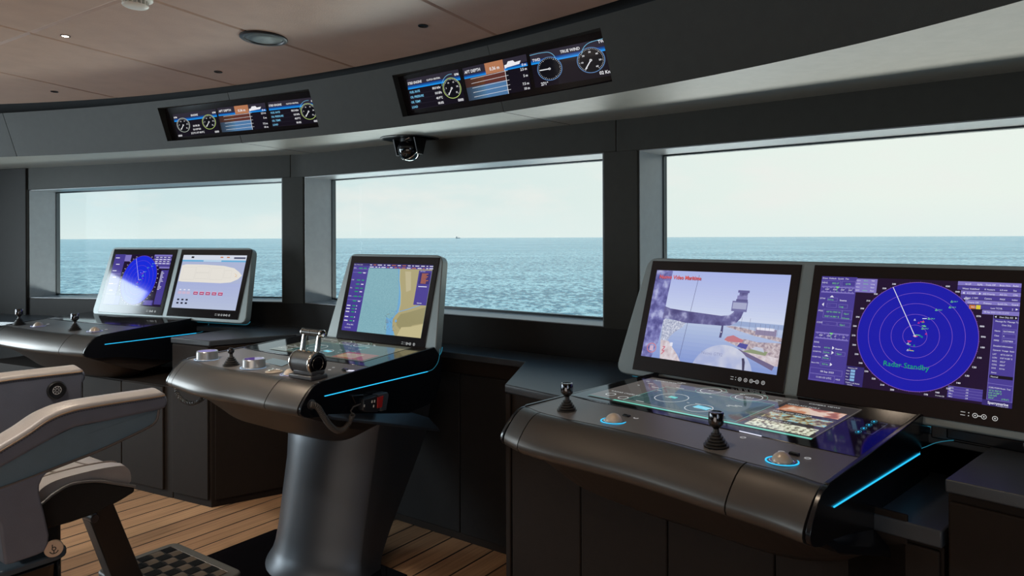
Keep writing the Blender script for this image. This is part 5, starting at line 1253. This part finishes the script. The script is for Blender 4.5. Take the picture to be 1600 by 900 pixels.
overhead('right overhead instrument strip in the fascia showing starboard engine, aft depth and true wind pages', holes[1], [(636, 183), (962, 128.5), (946, 44), (620, 121.5)],
    [([(643, 172), (728, 158.5), (716, 108), (635.7, 124.5)], stbd), ([(733.5, 157.6), (830.6, 139.7), (822, 84.5), (722.5, 107)], depth), ([(836.8, 137.4), (958, 117.5), (947, 59), (827.5, 84)], wind)])
# lamps added outside the three windows, standing in for sunlight bounced upwards
for k, (a, b, pw_, col) in enumerate(((W1L, W1R, 30, (.93, 1, .97)), (W2L, W2R, 28, (1, .98, .93)), (W3L, W3R, 27, (1, .93, .82)))):
    n = outn(a, b); c = (a+b)/2 + n*2.7 + Z*.32
    area('window_fill', c, (a+b)/2 - n*.5 + Z*1.9, (b-a).length*1.1, pw_*1.9, col, .4)
# glazed port door
d = (PORTB-PORTA).normalized(); c = PORTA + d*1.385 + Z*1.195; nn = Vector((-d.y, d.x, 0))
area('port_door_daylight', c-nn*.19, c+nn*2, .97, 25, (.80, .93, 1), 1.79, spread=85)
c = PORTA + d*3.55 + Z*1.435
area('port_window_daylight', c-nn*.19, c+nn*2, 2.1, 32, (.74, .90, 1), .8)
area('stern_fill', (1.2, -3.4, 1.6), (-1.3, 2.0, .8), 1.6, 20, (.74, .86, 1), 1.6)  # added cool fill from astern, no door there
area('rear_uplight_fill', (-1.8, -1.2, .35), (-1.6, 1.0, 2.3), 3.0, 32, (1, .88, .76), 2.0)  # added warm uplight standing in for bounce onto the ceiling
spot('ceiling_spot', SPOTS[0]-Z*.03, (SPOTS[0].x, SPOTS[0].y, 0), 45, (1, .84, .66), 110)
spot('ceiling_spot', (-1.9, 2.0, 2.28), (-2.0, 2.4, .6), 60, (1, .90, .80), 100, r=.08)  # added spot without a fitting, brightens the chair
for p in ((.25, .9, 2.36), (-.95, 1.7, 2.33)):
    spot('ceiling_spot', p, (p[0]+.35, p[1]+.4, .8), 30, (1, .80, .60), 75, r=.06)  # added spots over the consoles, no fittings there
sn = bpy.data.lights.new('sun', 'SUN'); sn.energy = 1.8; sn.angle = math.radians(3); sn.color = (1, .96, .90)
so_ = bpy.data.objects.new('sun', sn); COL.objects.link(so_); so_.rotation_euler = (SHIP.v*.75 - Z*.66).to_track_quat('-Z', 'Y').to_euler()
spot('ceiling_spot', (-.9, .5, 2.38), (-.7, .9, 0), 60, (1, .80, .60), 100, r=.06)  # added spot without a fitting, warms the floor the bolster mirrors
spot('ceiling_spot', (.1, 1.85, 2.24), (.5, 1.5, .9), 13, (1, .80, .60), 85, r=.08)  # added spot without a fitting, for the right bolster highlight
